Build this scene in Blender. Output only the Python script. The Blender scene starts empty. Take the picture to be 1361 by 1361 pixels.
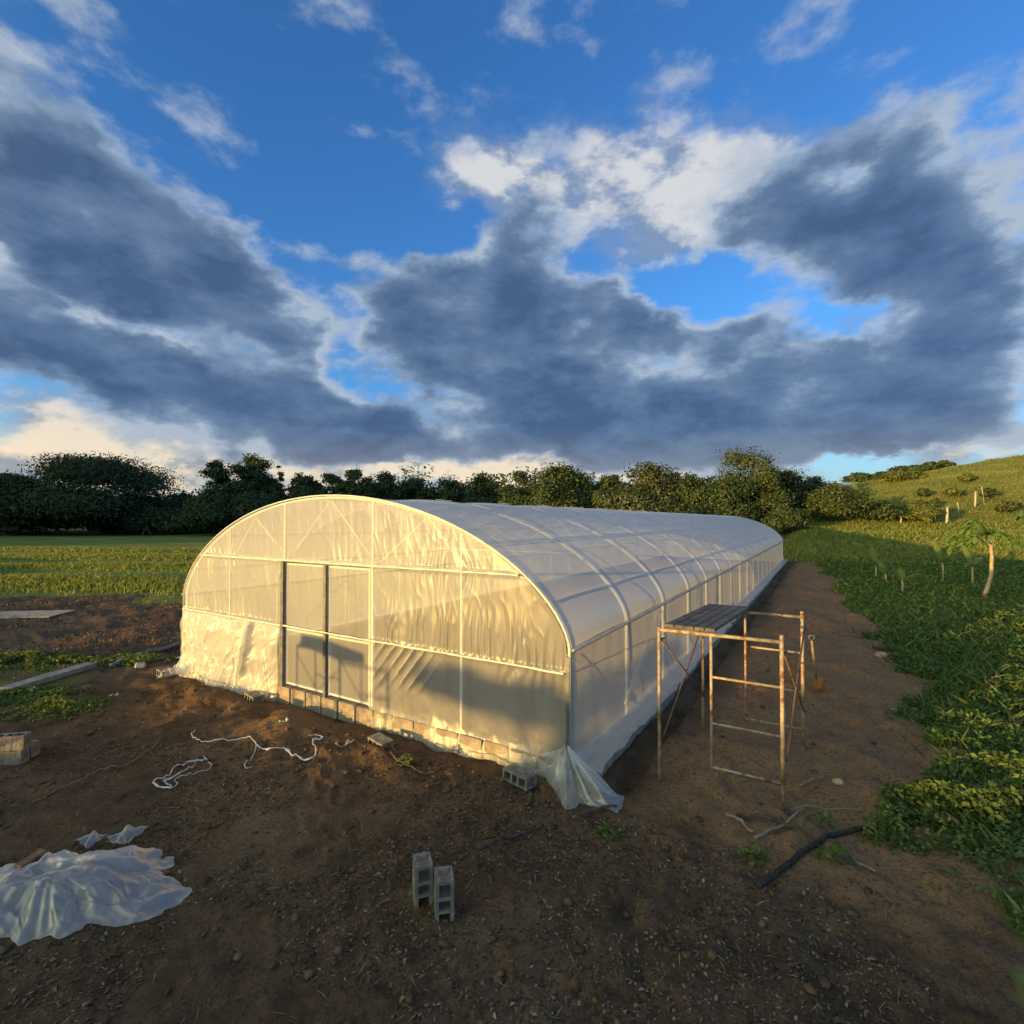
import bpy, math, random
import numpy as np
from mathutils import Vector, Matrix, Euler
R = math.radians
rng = np.random.default_rng(7)
random.seed(7)
sc = bpy.context.scene
C = sc.collection

# ------------------------------------------------------------------ camera
CAMH, FPX, HOR = 3.27, 680.0, 692.0
cam_d = bpy.data.cameras.new('camera')
cam_d.lens = 36.0 * FPX / 1361.0
cam_d.sensor_width = 36.0
cam_d.clip_start, cam_d.clip_end = 0.05, 5000
cam = bpy.data.objects.new('camera', cam_d)
C.objects.link(cam)
cam.location = (0, 0, CAMH)
cam.rotation_euler = (R(90) + math.atan((HOR - 680.5) / FPX), 0, 0)
sc.camera = cam

# ------------------------------------------------------------------ sun / world
SUN_AZ, SUN_EL = 55.0, 4.0               # light travels towards azimuth 55 deg (clockwise from +Y)
TANE = math.tan(R(SUN_EL))
LX, LY = math.sin(R(SUN_AZ)), math.cos(R(SUN_AZ))
sun_d = bpy.data.lights.new('sun', 'SUN')
sun_d.energy = 5.0
sun_d.angle = R(0.53)
sun_d.color = (1.0, 0.61, 0.17)
sun = bpy.data.objects.new('sun', sun_d)
C.objects.link(sun)
sun.rotation_euler = Vector((LX * math.cos(R(SUN_EL)), LY * math.cos(R(SUN_EL)), -math.sin(R(SUN_EL)))).to_track_quat('-Z', 'Y').to_euler()
sun.location = (-20, -20, 12)
SKY_STRENGTH = 0.15
sc.view_settings.view_transform = 'Standard'
sc.view_settings.look = 'None'
sc.view_settings.gamma = 1
sc.view_settings.use_curve_mapping = False
sc.view_settings.exposure = 0.74
sc.render.engine = 'CYCLES'
sc.cycles.use_denoising = True
sc.cycles.max_bounces = 6
sc.cycles.diffuse_bounces = 3
sc.cycles.glossy_bounces = 2
sc.cycles.transparent_max_bounces = 24

class NT:
    """small node-tree writer"""
    def __init__(s, tree):
        s.t = tree; s.n = tree.nodes; s.l = tree.links
    def node(s, typ, ins=None, **props):
        nd = s.n.new(typ)
        for k, v in props.items(): setattr(nd, k, v)
        for k, v in (ins or {}).items(): s.put(nd.inputs[k], v)
        return nd
    def put(s, sock, v):
        if isinstance(v, bpy.types.NodeSocket): s.l.new(v, sock)
        else:
            if hasattr(sock.default_value, '__len__'):
                v = tuple(v)
                if len(sock.default_value) == 4 and len(v) == 3: v = v + (1.0,)
            sock.default_value = v
    def math(s, op, a, b=0.0, c=0.0, clamp=False):
        nd = s.node('ShaderNodeMath', {0: a, 1: b, 2: c}, operation=op); nd.use_clamp = clamp
        return nd.outputs[0]
    def vmath(s, op, a, b=(0, 0, 0)):
        nd = s.node('ShaderNodeVectorMath', {0: a, 1: b}, operation=op)
        return nd.outputs['Value'] if op in ('LENGTH', 'DOT_PRODUCT', 'DISTANCE') else nd.outputs[0]
    def noise(s, vec, scale, detail=4.0, rough=0.55, dist=0.0, col=False):
        nd = s.node('ShaderNodeTexNoise', {'Scale': scale, 'Detail': detail, 'Roughness': rough, 'Distortion': dist})
        if vec is not None: s.put(nd.inputs['Vector'], vec)
        return nd.outputs['Color' if col else 'Fac']
    def rng(s, v, a, b, lo=0.0, hi=1.0, smooth=True):
        nd = s.node('ShaderNodeMapRange', {'Value': v, 'From Min': a, 'From Max': b, 'To Min': lo, 'To Max': hi})
        nd.interpolation_type = 'SMOOTHSTEP' if smooth else 'LINEAR'
        return nd.outputs['Result']
    def mix(s, fac, a, b, mode='MIX'):
        nd = s.n.new('ShaderNodeMix'); nd.data_type = 'RGBA'; nd.blend_type = mode
        s.put(nd.inputs[0], fac); s.put(nd.inputs[6], a); s.put(nd.inputs[7], b)
        return nd.outputs[2]
    def ramp(s, fac, stops):
        nd = s.n.new('ShaderNodeValToRGB'); s.put(nd.inputs[0], fac)
        e = nd.color_ramp.elements
        while len(e) < len(stops): e.new(0.5)
        for i, (p, c) in enumerate(stops):
            e[i].position = p; e[i].color = tuple(c) + (1.0,)
        return nd.outputs[0]

def lin(r, g, b):
    return tuple(((c / 255) / 12.92 if c / 255 <= 0.04045 else ((c / 255 + 0.055) / 1.055) ** 2.4) for c in (r, g, b))

def azel(px, py):
    x = (px - 680.5) / FPX; z = (HOR - py) / FPX
    return math.degrees(math.atan(x)), math.degrees(math.atan(z / math.hypot(1, x)))

def build_world():
    w = bpy.data.worlds.new('World'); sc.world = w; w.use_nodes = True
    w.cycles.sampling_method = 'MANUAL'; w.cycles.sample_map_resolution = 512
    T = NT(w.node_tree); T.n.clear()
    sky = T.node('ShaderNodeTexSky', sky_type='NISHITA', sun_disc=False)
    sky.sun_elevation = R(SUN_EL); sky.sun_rotation = R(180 + SUN_AZ)
    sky.air_density, sky.dust_density, sky.ozone_density = 1.0, 0.3, 2.2
    d = T.node('ShaderNodeTexCoord').outputs['Generated']
    sp = T.node('ShaderNodeSeparateXYZ', {0: d})
    az = T.math('MULTIPLY', T.math('ARCTAN2', sp.outputs[0], sp.outputs[1]), 57.2958)
    el = T.math('MULTIPLY', T.math('ARCSINE', sp.outputs[2]), 57.2958)
    ae = T.node('ShaderNodeCombineXYZ', {0: az, 1: el, 2: 1.0}).outputs[0]
    flat = T.vmath('MULTIPLY', d, (1, 1, 1.9))
    warp = T.vmath('SUBTRACT', T.noise(flat, 5.5, 5, 0.58, col=True), (0.5, 0.5, 0.5))
    warp = T.vmath('MULTIPLY', warp, (13.0, 9.5, 0.0))
    aew = T.vmath('ADD', ae, warp)
    def blobs(rows):
        tot = None
        for (px, py, rx, ry, rot, wgt) in rows:
            a0, e0 = azel(px, py)
            a1 = azel(px + 10, py)[0]; e1 = azel(px, py - 10)[1]
            ra, re_ = abs(a1 - a0) / 10 * rx * 1.10, abs(e1 - e0) / 10 * ry * 1.10
            c_, s_ = math.cos(R(rot)), math.sin(R(rot))
            # rotated, scaled offset from the cloud centre as two dot products with (az, el, 1)
            ua, ub = c_ / ra, -s_ / ra; va, vb = s_ / re_, c_ / re_
            u = T.vmath('DOT_PRODUCT', aew, (ua, ub, -(ua * a0 + ub * e0)))
            v = T.vmath('DOT_PRODUCT', aew, (va, vb, -(va * a0 + vb * e0)))
            q = T.math('MULTIPLY_ADD', u, u, T.math('MULTIPLY', v, v))
            tot = T.math('MULTIPLY_ADD', T.math('POWER', 0.30, q), wgt, 0.0 if tot is None else tot)
        return tot
    dark = blobs(SKY_DARK)
    lite = blobs(SKY_LITE)
    n1 = T.noise(flat, 2.6, 4, 0.56)
    n2 = T.noise(T.vmath('ADD', flat, (3.1, 1.7, 0.4)), 7.0, 6, 0.6)
    n3 = T.noise(T.vmath('ADD', flat, (-0.12, -0.13, 0.10)), 7.0, 6, 0.6)   # same field, sampled sunwards
    n3b = T.noise(flat, 7.0, 6, 0.6)
    slope = T.math('SUBTRACT', n3b, n3)
    # density of the pale, sunlit cloud behind and of the grey cloud in front
    base = T.rng(n1, 0.40, 0.66, 0.05, 0.95)
    dl = T.math('ADD', T.math('ADD', lite, T.math('MULTIPLY', T.math('SUBTRACT', n2, 0.5), 1.5)), T.math('MULTIPLY', base, 0.25))
    al = T.rng(dl, 0.15, 1.05)
    dd = T.math('ADD', T.math('ADD', dark, T.math('MULTIPLY', T.math('SUBTRACT', n3b, 0.5), 2.1)), T.math('MULTIPLY', base, 0.58))
    ad = T.rng(dd, 0.14, 0.74)
    haze = T.rng(el, 14.0, 0.0, 0.0, 0.75)
    K = SKY_GAIN
    S = lambda r, g, b: tuple(c * K for c in lin(r, g, b))
    skyc = T.mix(1.0, sky.outputs[0], (SKY_STRENGTH,) * 3, 'MULTIPLY')
    skyc = T.mix(1.0, skyc, SKY_TINT, 'MULTIPLY')
    skyc = T.mix(haze, skyc, S(178, 200, 218))
    warm = T.rng(el, 17.0, 3.0)
    shade_l = T.rng(T.math('ADD', T.math('MULTIPLY', slope, 3.0), T.math('MULTIPLY', dl, 0.38)), 0.0, 0.62)
    cl_hi = T.mix(warm, S(216, 217, 218), S(246, 226, 194))
    cl_lo = T.mix(warm, S(128, 150, 182), S(150, 158, 168))
    litec = T.mix(shade_l, cl_lo, cl_hi)
    out = T.mix(T.math('MULTIPLY', al, 0.93), skyc, litec)
    n4 = T.noise(T.vmath('MULTIPLY', d, (1, 1, 2.6)), 4.2, 5, 0.62)
    body = T.math('ADD', T.rng(dd, 0.40, 1.30), T.math('MULTIPLY', T.math('SUBTRACT', n4, 0.5), 1.3))
    darkc = T.ramp(T.math('ADD', T.math('MULTIPLY', body, 0.85), T.math('MULTIPLY', slope, -1.6)),
                   [(0.0, S(172, 186, 204)), (0.20, S(134, 156, 184)), (0.46, S(102, 126, 158)), (0.8, S(82, 107, 144)), (1.0, S(70, 94, 130))])
    darkc = T.mix(T.rng(el, 11.0, 2.0, 0.0, 0.55), darkc, S(164, 166, 166))
    out = T.mix(T.math('MULTIPLY', ad, 0.97), out, darkc)
    # forward scatter boosted round the unseen low sun, to lift and warm ambient light
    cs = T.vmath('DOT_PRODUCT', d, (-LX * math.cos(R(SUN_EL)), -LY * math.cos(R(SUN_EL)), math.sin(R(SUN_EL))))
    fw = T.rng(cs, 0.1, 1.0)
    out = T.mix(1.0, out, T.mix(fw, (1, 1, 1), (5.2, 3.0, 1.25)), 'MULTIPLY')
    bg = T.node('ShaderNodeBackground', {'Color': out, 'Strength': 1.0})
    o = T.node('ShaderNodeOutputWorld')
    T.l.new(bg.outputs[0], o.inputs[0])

SKY_GAIN = 0.62
SKY_TINT = (0.56, 1.12, 1.85)
SKY_DARK = [  # cloud masses: centre, half size, tilt (down to the right), weight
    (70, 270, 150, 100, 0, 1.0), (110, 350, 150, 55, 18, .8), (285, 355, 75, 68, 10, .95), (375, 440, 75, 36, 20, .8),
    (110, 470, 150, 50, 14, 1.0), (330, 535, 200, 70, 14, 1.1), (540, 588, 130, 38, 6, .9), (590, 420, 150, 90, 22, 1.0),
    (720, 500, 130, 85, 25, .95), (690, 330, 50, 70, 30, .55), (840, 425, 75, 38, 20, .8), (900, 555, 210, 66, 4, 1.0),
    (1100, 515, 130, 80, 10, 1.0), (1190, 330, 140, 110, 20, 1.0), (1290, 420, 90, 100, 0, .9), (1220, 565, 160, 46, 4, .9),
    (1060, 300, 80, 60, 20, .55), (770, 590, 130, 28, 0, .6), (1240, 225, 140, 70, 0, .40), (1130, 250, 90, 70, 10, .22), (960, 320, 60, 40, 0, .35), (1010, 420, 60, 50, 30, .3),
    (860, 245, 110, 70, 10, -.6), (655, 220, 60, 30, 10, -.5), (430, 265, 110, 85, 0, -.8), (900, 375, 75, 38, 15, -.8), (470, 490, 38, 34, 30, -.4), (775, 450, 28, 26, 0, -.5),
    (1130, 425, 66, 22, 10, -.7), (590, 300, 60, 50, 0, -.5), (1170, 612, 70, 16, 0, -.7), (100, 600, 150, 26, 0, -.45),
    (140, 412, 120, 16, 16, -.55), (1150, 215, 40, 30, 0, -.3), (500, 636, 700, 20, 0, -.55), (430, 250, 90, 70, 0, -.4)]
SKY_LITE = [
    (850, 250, 130, 90, 10, 1.3), (670, 225, 80, 40, 20, 1.1), (990, 235, 80, 55, 0, .9), (240, 300, 60, 26, 30, .5), (805, 478, 26, 30, 0, .9),
    (130, 585, 170, 55, 0, .95), (150, 425, 150, 30, 16, .85), (215, 360, 45, 34, 30, .7), (610, 560, 70, 30, 10, .7),
    (295, 470, 40, 28, 0, .8), (215, 468, 30, 18, 0, .8), (1130, 430, 90, 30, 8, .65), (1260, 605, 90, 20, 0, .9), (960, 500, 45, 40, 0, .7),
    (640, 610, 140, 30, 0, .8), (820, 622, 180, 22, 0, .7), (400, 622, 200, 22, 0, 1.0), (150, 625, 160, 30, 0, .8), (600, 632, 200, 18, 0, .8),
    (440, 290, 120, 95, 0, -.6), (890, 380, 90, 42, 10, -.5)]
build_world()

# ------------------------------------------------------------------ numpy noise
_perm = rng.random((64, 64, 16))
def vnoise(x, y, z=0.0):
    x = np.asarray(x, float); y = np.asarray(y, float); z = np.zeros_like(x) + z
    xi = np.floor(x).astype(int); yi = np.floor(y).astype(int); zi = np.floor(z).astype(int)
    fx, fy, fz = x - xi, y - yi, z - zi
    fx = fx * fx * (3 - 2 * fx); fy = fy * fy * (3 - 2 * fy); fz = fz * fz * (3 - 2 * fz)
    g = lambda a, b, c: _perm[(xi + a) % 64, (yi + b) % 64, (zi + c) % 16]
    l = lambda p, q, t: p + (q - p) * t
    a = l(l(g(0, 0, 0), g(1, 0, 0), fx), l(g(0, 1, 0), g(1, 1, 0), fx), fy)
    b = l(l(g(0, 0, 1), g(1, 0, 1), fx), l(g(0, 1, 1), g(1, 1, 1), fx), fy)
    return l(a, b, fz) * 2 - 1
def fbm(x, y, z=0.0, o=4, g=0.5):
    s, a, f = 0, 1.0, 1.0
    for i in range(o):
        s = s + a * vnoise(np.asarray(x) * f + 17.3 * i, np.asarray(y) * f - 9.1 * i, z); a *= g; f *= 2.03
    return s
def sstep(v, a, b):
    t = np.clip((np.asarray(v, float) - a) / (b - a), 0, 1)
    return t * t * (3 - 2 * t)

# ------------------------------------------------------------------ terrain
GX, GY, GA = -3.2, 8.817, R(31.3)        # greenhouse front centre and the azimuth of its axis
GW, GL = 4.575, 39.6                     # half width, length
SA, CA = math.sin(GA), math.cos(GA)
def to_gh(x, y):                          # world -> (across, along)
    dx, dy = np.asarray(x) - GX, np.asarray(y) - GY
    return dx * CA - dy * SA, dx * SA + dy * CA
def from_gh(u, v):
    return GX + u * CA + v * SA, GY - u * SA + v * CA
RID_P = [-200, -60, -25, -14, -10.8, -6.3, -5.0, -4.6, -2.9, -2.6, -0.9, -0.5, 5, 30, 60, 200]
RID_H = [1.5, 1.6, 1.7, 1.85, 2.0, 2.2, 2.45, 3.25, 3.3, 2.75, 2.75, 3.3, 3.9, 4.5, 5, 5]
_fr = np.random.default_rng(31)
FOOT = []
for (x0, y0, a0, n0) in ((-4.5, 6.6, .35, 9), (-1.9, 5.3, 1.9, 7), (.9, 4.4, .5, 8), (2.3, 6.9, 1.0, 8), (-3.0, 4.0, .9, 6), (-5.6, 8.0, -.2, 7)):
    for i_ in range(n0):
        FOOT.append((x0 + math.cos(a0) * .36 * i_ - math.sin(a0) * (.09 if i_ % 2 else -.09) + _fr.normal() * .04, y0 + math.sin(a0) * .36 * i_ + math.cos(a0) * (.09 if i_ % 2 else -.09) + _fr.normal() * .04, a0 + _fr.normal() * .2))
def terrain(x, y, micro=True):
    x = np.asarray(x, float); y = np.asarray(y, float)
    u, v = to_gh(x, y); b = u - GW
    h = 0.03 * fbm(x * .12, y * .12)
    right = sstep(b, -4, 2)
    h = h + 2.1 * sstep(v, 41.5, 49) * right + 0.5 * sstep(b, 4, 22) * sstep(v, 4, 30) * (1 - sstep(v, 41, 49))
    g = np.clip((x - 16) / 50, 0, 1.25)
    run = np.clip(y - 48, 0, 27)
    h = h + (0.325 * run * g + 0.25 * g * sstep(y, 46, 60) * fbm(x * .15, y * .15)) * right
    h = h - np.clip(y - 84, 0, 400) * 0.03 * right * np.clip(g, 0, 1)
    far = np.hypot(x, y)
    # unseen bank behind the photographer, added and shaped to cast the foreground shade
    L = x * LX + y * LY; P = x * LY - y * LX
    rid = np.interp(P, RID_P, RID_H) * sstep(P, -75, -55) + 0.12 * fbm(P * .55, L * .1, 3.3, 4)
    h = h + np.where(L < -16, rid * (1 - sstep(L, -29.0, -16.0)), 0)
    # unseen rise added far out on the left to keep the field's far edge shaded
    h = h + 25 * np.exp(-((L + 85) / 26) ** 2) * (1 - sstep(P, -104, -84)) * (L < 20)
    if micro:
        soil = soil_mask(x, y)
        near = 1 - sstep(far, 25, 60)
        out = 1 - sstep(-np.abs(u) , -GW - .1, -GW) * sstep(v, -.1, 0.05) * (1 - sstep(v, GL, GL + .3))
        h = h + near * (0.046 * fbm(x * 1.1, y * 1.1, 1.5, 5, .58) * (0.4 + soil) + soil * 0.020 * (fbm(x * 4.6, y * 4.6, 4.2, 3) + .6 * np.abs(fbm(x * 9, y * 9, 8.2, 2))))
        # trodden hollows
        for (fx, fy, fa) in FOOT:
            ca_, sa_ = math.cos(fa), math.sin(fa); ex = (x - fx) * ca_ + (y - fy) * sa_; ey = -(x - fx) * sa_ + (y - fy) * ca_
            rr_ = (ex / .15) ** 2 + (ey / .065) ** 2
            h = h + np.where(rr_ < 6, -.030 * np.exp(-rr_ ** 2) + .012 * np.exp(-(rr_ - 2.0) ** 2), 0)
        # spoil thrown up along the front of the greenhouse
        m = np.exp(-((v + 0.75) / .42) ** 2) * sstep(u, -5.3, -4.2) * (1 - sstep(u, 4.0, 4.9))
        h = h + m * (0.07 + 0.09 * np.clip(fbm(u * 1.3, v * 2.1, 7.7, 4), -.6, 1))
        # trench beside the right foundation
        tr = np.exp(-((b - 0.58) / .13) ** 4) * sstep(v, -.2, .5) * (1 - sstep(v, 36, 40))
        h = h - tr * (0.13 + .04 * fbm(v * .9, b))
        # loose heaps in the lane
        h = h + 0.10 * np.exp(-(((b - 2.2) / .7) ** 2 + ((v - 5.2) / .7) ** 2)) * (1 + fbm(x * 4, y * 4))
        h = h + soil * near * .06 * np.clip(fbm(x * 1.9, y * 1.9, 11.1, 4), 0, 1) * sstep(b, 0.8, 1.6)
    return h
def soil_mask(x, y):
    """1 = bare earth, 0 = green"""
    x = np.asarray(x, float); y = np.asarray(y, float)
    u, v = to_gh(x, y); b = u - GW
    w = fbm(x * .35, y * .35, 2.2, 4)
    edge_r = np.interp(v, [-9, -3, 0, 4, 10, 20, 36, 60], [3.2, 3.3, 4.0, 4.1, 3.8, 3.3, 2.6, 2.4])
    right = 1 - sstep(b + .55 * w + .35 * fbm(x * 1.7, y * 1.7, 9.2, 3), edge_r - .2, edge_r + .5)
    right = right * (1 - sstep(v + 1.0 * w, 40.2, 41.5))
    lf = -GW - u                                         # metres left of the left wall
    field = 1 - sstep(y + 0.22 * x + 1.2 * w, 17.0, 18.6)    # beyond: grass field
    field = np.where(lf > 0.6, field, 1)
    weeds = np.exp(-(((x + 9.6) / 2.0) ** 2 + ((y - 9.6) / 1.8) ** 2)) + np.exp(-(((x + 11.5) / 2.0) ** 2 + ((y - 11.2) / 1.5) ** 2))
    weeds = sstep(weeds + .3 * w, .35, .7)
    s = right * field * (1 - .5 * weeds)
    s = s * (1 - sstep(np.hypot(x, y), 70, 90))
    return s

# ------------------------------------------------------------------ mesh helpers
def mesh_np(name, V, F, mat=None, smooth=False):
    V = np.asarray(V, np.float32); F = np.asarray(F, np.int32)
    me = bpy.data.meshes.new(name)
    n, k = F.shape
    me.vertices.add(len(V)); me.vertices.foreach_set('co', V.ravel())
    me.loops.add(n * k); me.loops.foreach_set('vertex_index', F.ravel())
    me.polygons.add(n)
    me.polygons.foreach_set('loop_start', np.arange(0, n * k, k, dtype=np.int32))
    try: me.polygons.foreach_set('loop_total', np.full(n, k, dtype=np.int32))
    except Exception: pass
    if smooth: me.polygons.foreach_set('use_smooth', np.ones(n, dtype=bool))
    me.update(calc_edges=True)
    if mat: me.materials.append(mat)
    return me

class MB:
    def __init__(s): s.v = []; s.f = []; s.n = 0
    def add(s, V, F):
        V = np.asarray(V, float).reshape(-1, 3); F = np.asarray(F, int)
        s.v.append(V); s.f += [tuple(int(i) + s.n for i in f) for f in F] if F.ndim == 2 else [tuple(i + s.n for i in f) for f in F]
        s.n += len(V); return s
    def box(s, c, size, M=None):
        c = np.array(c, float); h = np.array(size, float) / 2
        V = np.array([[sx, sy, sz] for sx in (-1, 1) for sy in (-1, 1) for sz in (-1, 1)]) * h
        if M is not None: V = V @ np.array(M.to_3x3()).T
        s.add(V + c, [(0, 1, 3, 2), (4, 6, 7, 5), (0, 4, 5, 1), (2, 3, 7, 6), (0, 2, 6, 4), (1, 5, 7, 3)]); return s
    def tube(s, pts, rad, seg=8, cap=True):
        P = np.asarray(pts, float); n = len(P)
        r = np.full(n, rad) if np.isscalar(rad) else np.asarray(rad, float)
        T = np.gradient(P, axis=0); T /= np.linalg.norm(T, axis=1, keepdims=True) + 1e-9
        ref = np.array([0, 0, 1.0]) if abs(T[0][2]) < .9 else np.array([1.0, 0, 0])
        N = np.cross(T[0], ref); N /= np.linalg.norm(N)
        rings = []
        a = np.arange(seg) / seg * 2 * math.pi
        for i in range(n):
            N = N - T[i] * N.dot(T[i]); N /= np.linalg.norm(N) + 1e-9
            B = np.cross(T[i], N)
            rings.append(P[i] + r[i] * (np.cos(a)[:, None] * N + np.sin(a)[:, None] * B))
        F = [(i * seg + j, i * seg + (j + 1) % seg, (i + 1) * seg + (j + 1) % seg, (i + 1) * seg + j) for i in range(n - 1) for j in range(seg)]
        if cap: F += [tuple(range(seg))[::-1], tuple((n - 1) * seg + j for j in range(seg))]
        V = np.concatenate(rings); s.v.append(V); s.f += [tuple(i + s.n for i in f) for f in F]; s.n += len(V); return s
    def grid(s, G, wrap=False):
        G = np.asarray(G, float); a, b = G.shape[:2]
        I = np.arange(a * b).reshape(a, b)
        F = np.stack([I[:-1, :-1], I[1:, :-1], I[1:, 1:], I[:-1, 1:]], -1).reshape(-1, 4)
        s.add(G.reshape(-1, 3), F); return s
    def mesh(s, name, mat=None, smooth=False):
        me = bpy.data.meshes.new(name)
        me.from_pydata(np.concatenate(s.v).tolist(), [], s.f)
        if smooth: me.polygons.foreach_set('use_smooth', np.ones(len(me.polygons), dtype=bool))
        me.update()
        if mat: me.materials.append(mat)
        return me

def link(name, data, parent=None, loc=None, rot=None):
    o = bpy.data.objects.new(name, data); C.objects.link(o)
    if parent: o.parent = parent
    if loc is not None: o.location = loc
    if rot is not None: o.rotation_euler = rot
    return o
def tag(o, label=None, cat=None, group=None, kind=None):
    if label: o['label'] = label
    if cat: o['category'] = cat
    if group: o['group'] = group
    if kind: o['kind'] = kind
    return o
def thing(name, label, cat, loc=(0, 0, 0), rz=0.0, group=None):
    return tag(link(name, None, None, loc, (0, 0, rz)), label, cat, group)
def copy_tree(o, parent=None):
    c = o.copy(); C.objects.link(c); c.parent = parent
    for ch in list(o.children): copy_tree(ch, c)
    return c
def at(px, py, z=0.0):
    """point of height z seen at a photo pixel (used to survey positions on the ground)"""
    d = FPX * (CAMH - z) / (py - HOR)
    return np.array([(px - 680.5) / FPX * d, d, z])
def gz(x, y): return float(terrain(np.array([x]), np.array([y]))[0])
def on(px, py, dz=0.0):
    p = at(px, py); p[2] = gz(p[0], p[1]) + dz
    return p
def atd(px, d, off=0.0):
    x = (px - 680.5) / FPX * d
    return np.array([x, d, gz(x, d) + off])

# ------------------------------------------------------------------ materials
MATS = {}
def material(name):
    m = bpy.data.materials.new(name); m.use_nodes = True
    m.node_tree.nodes.clear(); MATS[name] = m
    return m, NT(m.node_tree)
def out(T, shader, disp=None):
    o = T.node('ShaderNodeOutputMaterial'); T.l.new(shader, o.inputs[0])
def bump(T, h, strength=.4, dist=.02):
    return T.node('ShaderNodeBump', {'Height': h, 'Strength': strength, 'Distance': dist}).outputs[0]
def simple(name, c1, c2, scale=8, rough=.8, metal=0.0, bstr=.3, bdist=.01, lo=.35, hi=.65, spec=.3, c3=None, s3=3.0):
    m, T = material(name)
    co = T.node('ShaderNodeTexCoord').outputs['Object']
    n = T.noise(co, scale, 6, .6)
    col = T.mix(T.rng(n, lo, hi), c1, c2)
    if c3: col = T.mix(T.rng(T.noise(T.vmath('ADD', co, (5, 3, 1)), s3, 5, .65), .52, .62), col, c3)
    p = T.node('ShaderNodeBsdfPrincipled', {'Base Color': col, 'Roughness': rough, 'Metallic': metal, 'Specular IOR Level': spec,
               'Normal': bump(T, T.noise(co, scale * 4, 5, .6), bstr, bdist)})
    out(T, p.outputs[0]); return m
def leafmat(name, ca, cb, trans=.35, cc=None, gloss=.025):
    m, T = material(name)
    r = T.node('ShaderNodeNewGeometry').outputs['Random Per Island']
    stops = [(0.0, ca), (1.0, cb)] if cc is None else [(0.0, ca), (.75, cb), (1.0, cc)]
    col = T.ramp(r, stops)
    d = T.node('ShaderNodeBsdfDiffuse', {'Color': col})
    t = T.node('ShaderNodeBsdfTranslucent', {'Color': T.mix(1.0, col, (1.25, 1.15, .5), 'MULTIPLY')})
    g = T.node('ShaderNodeBsdfGlossy', {'Color': (1, 1, 1, 1), 'Roughness': .6})
    m1 = T.node('ShaderNodeMixShader', {0: trans, 1: d.outputs[0], 2: t.outputs[0]})
    m2 = T.node('ShaderNodeMixShader', {0: gloss, 1: m1.outputs[0], 2: g.outputs[0]})
    out(T, m2.outputs[0]); return m

def ground_mat():
    m, T = material('earth_and_grass')
    co = T.node('ShaderNodeTexCoord').outputs['Object']
    soil = T.node('ShaderNodeAttribute', attribute_name='soil').outputs['Fac']
    big = T.noise(co, .45, 5, .6); mid = T.noise(co, 3.0, 8, .72); fine = T.noise(co, 28, 5, .7); vf = T.noise(co, 110, 3, .6)
    e1 = T.mix(T.rng(mid, .3, .7), (.075, .044, .024), (.175, .105, .055))
    e1 = T.mix(T.rng(big, .42, .68), e1, (.23, .140, .074))
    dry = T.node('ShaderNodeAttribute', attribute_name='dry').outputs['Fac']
    e1 = T.mix(T.math('MULTIPLY', dry, T.rng(mid, .2, .6, .35, .9)), e1, (.40, .215, .095))  # earth along the lane mixed paler and redder
    e1 = T.mix(T.rng(fine, .46, .72), e1, (.060, .036, .020))
    e1 = T.mix(T.rng(vf, .60, .74), e1, (.30, .20, .115))
    gbig = T.noise(T.vmath('MULTIPLY', co, (.10, .30, 1)), 1.0, 5, .6)
    g1 = T.mix(T.rng(mid, .3, .7), (.110, .150, .032), (.190, .225, .046))
    g1 = T.mix(T.rng(gbig, .42, .62), g1, (.25, .25, .056))
    g1 = T.mix(T.rng(fine, .45, .8), g1, (.050, .080, .020))
    k = T.rng(T.math('ADD', soil, T.math('MULTIPLY', T.math('SUBTRACT', mid, .5), .9)), .35, .65)
    col = T.mix(k, g1, e1)
    hgt = T.math('ADD', T.math('MULTIPLY', mid, .7), T.math('ADD', T.math('MULTIPLY', fine, .35), T.math('MULTIPLY', vf, .12)))
    p = T.node('ShaderNodeBsdfPrincipled', {'Base Color': col, 'Roughness': .95, 'Specular IOR Level': .12, 'Normal': bump(T, hgt, 1.0, .09)})
    out(T, p.outputs[0]); return m
ground_mat()

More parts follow.
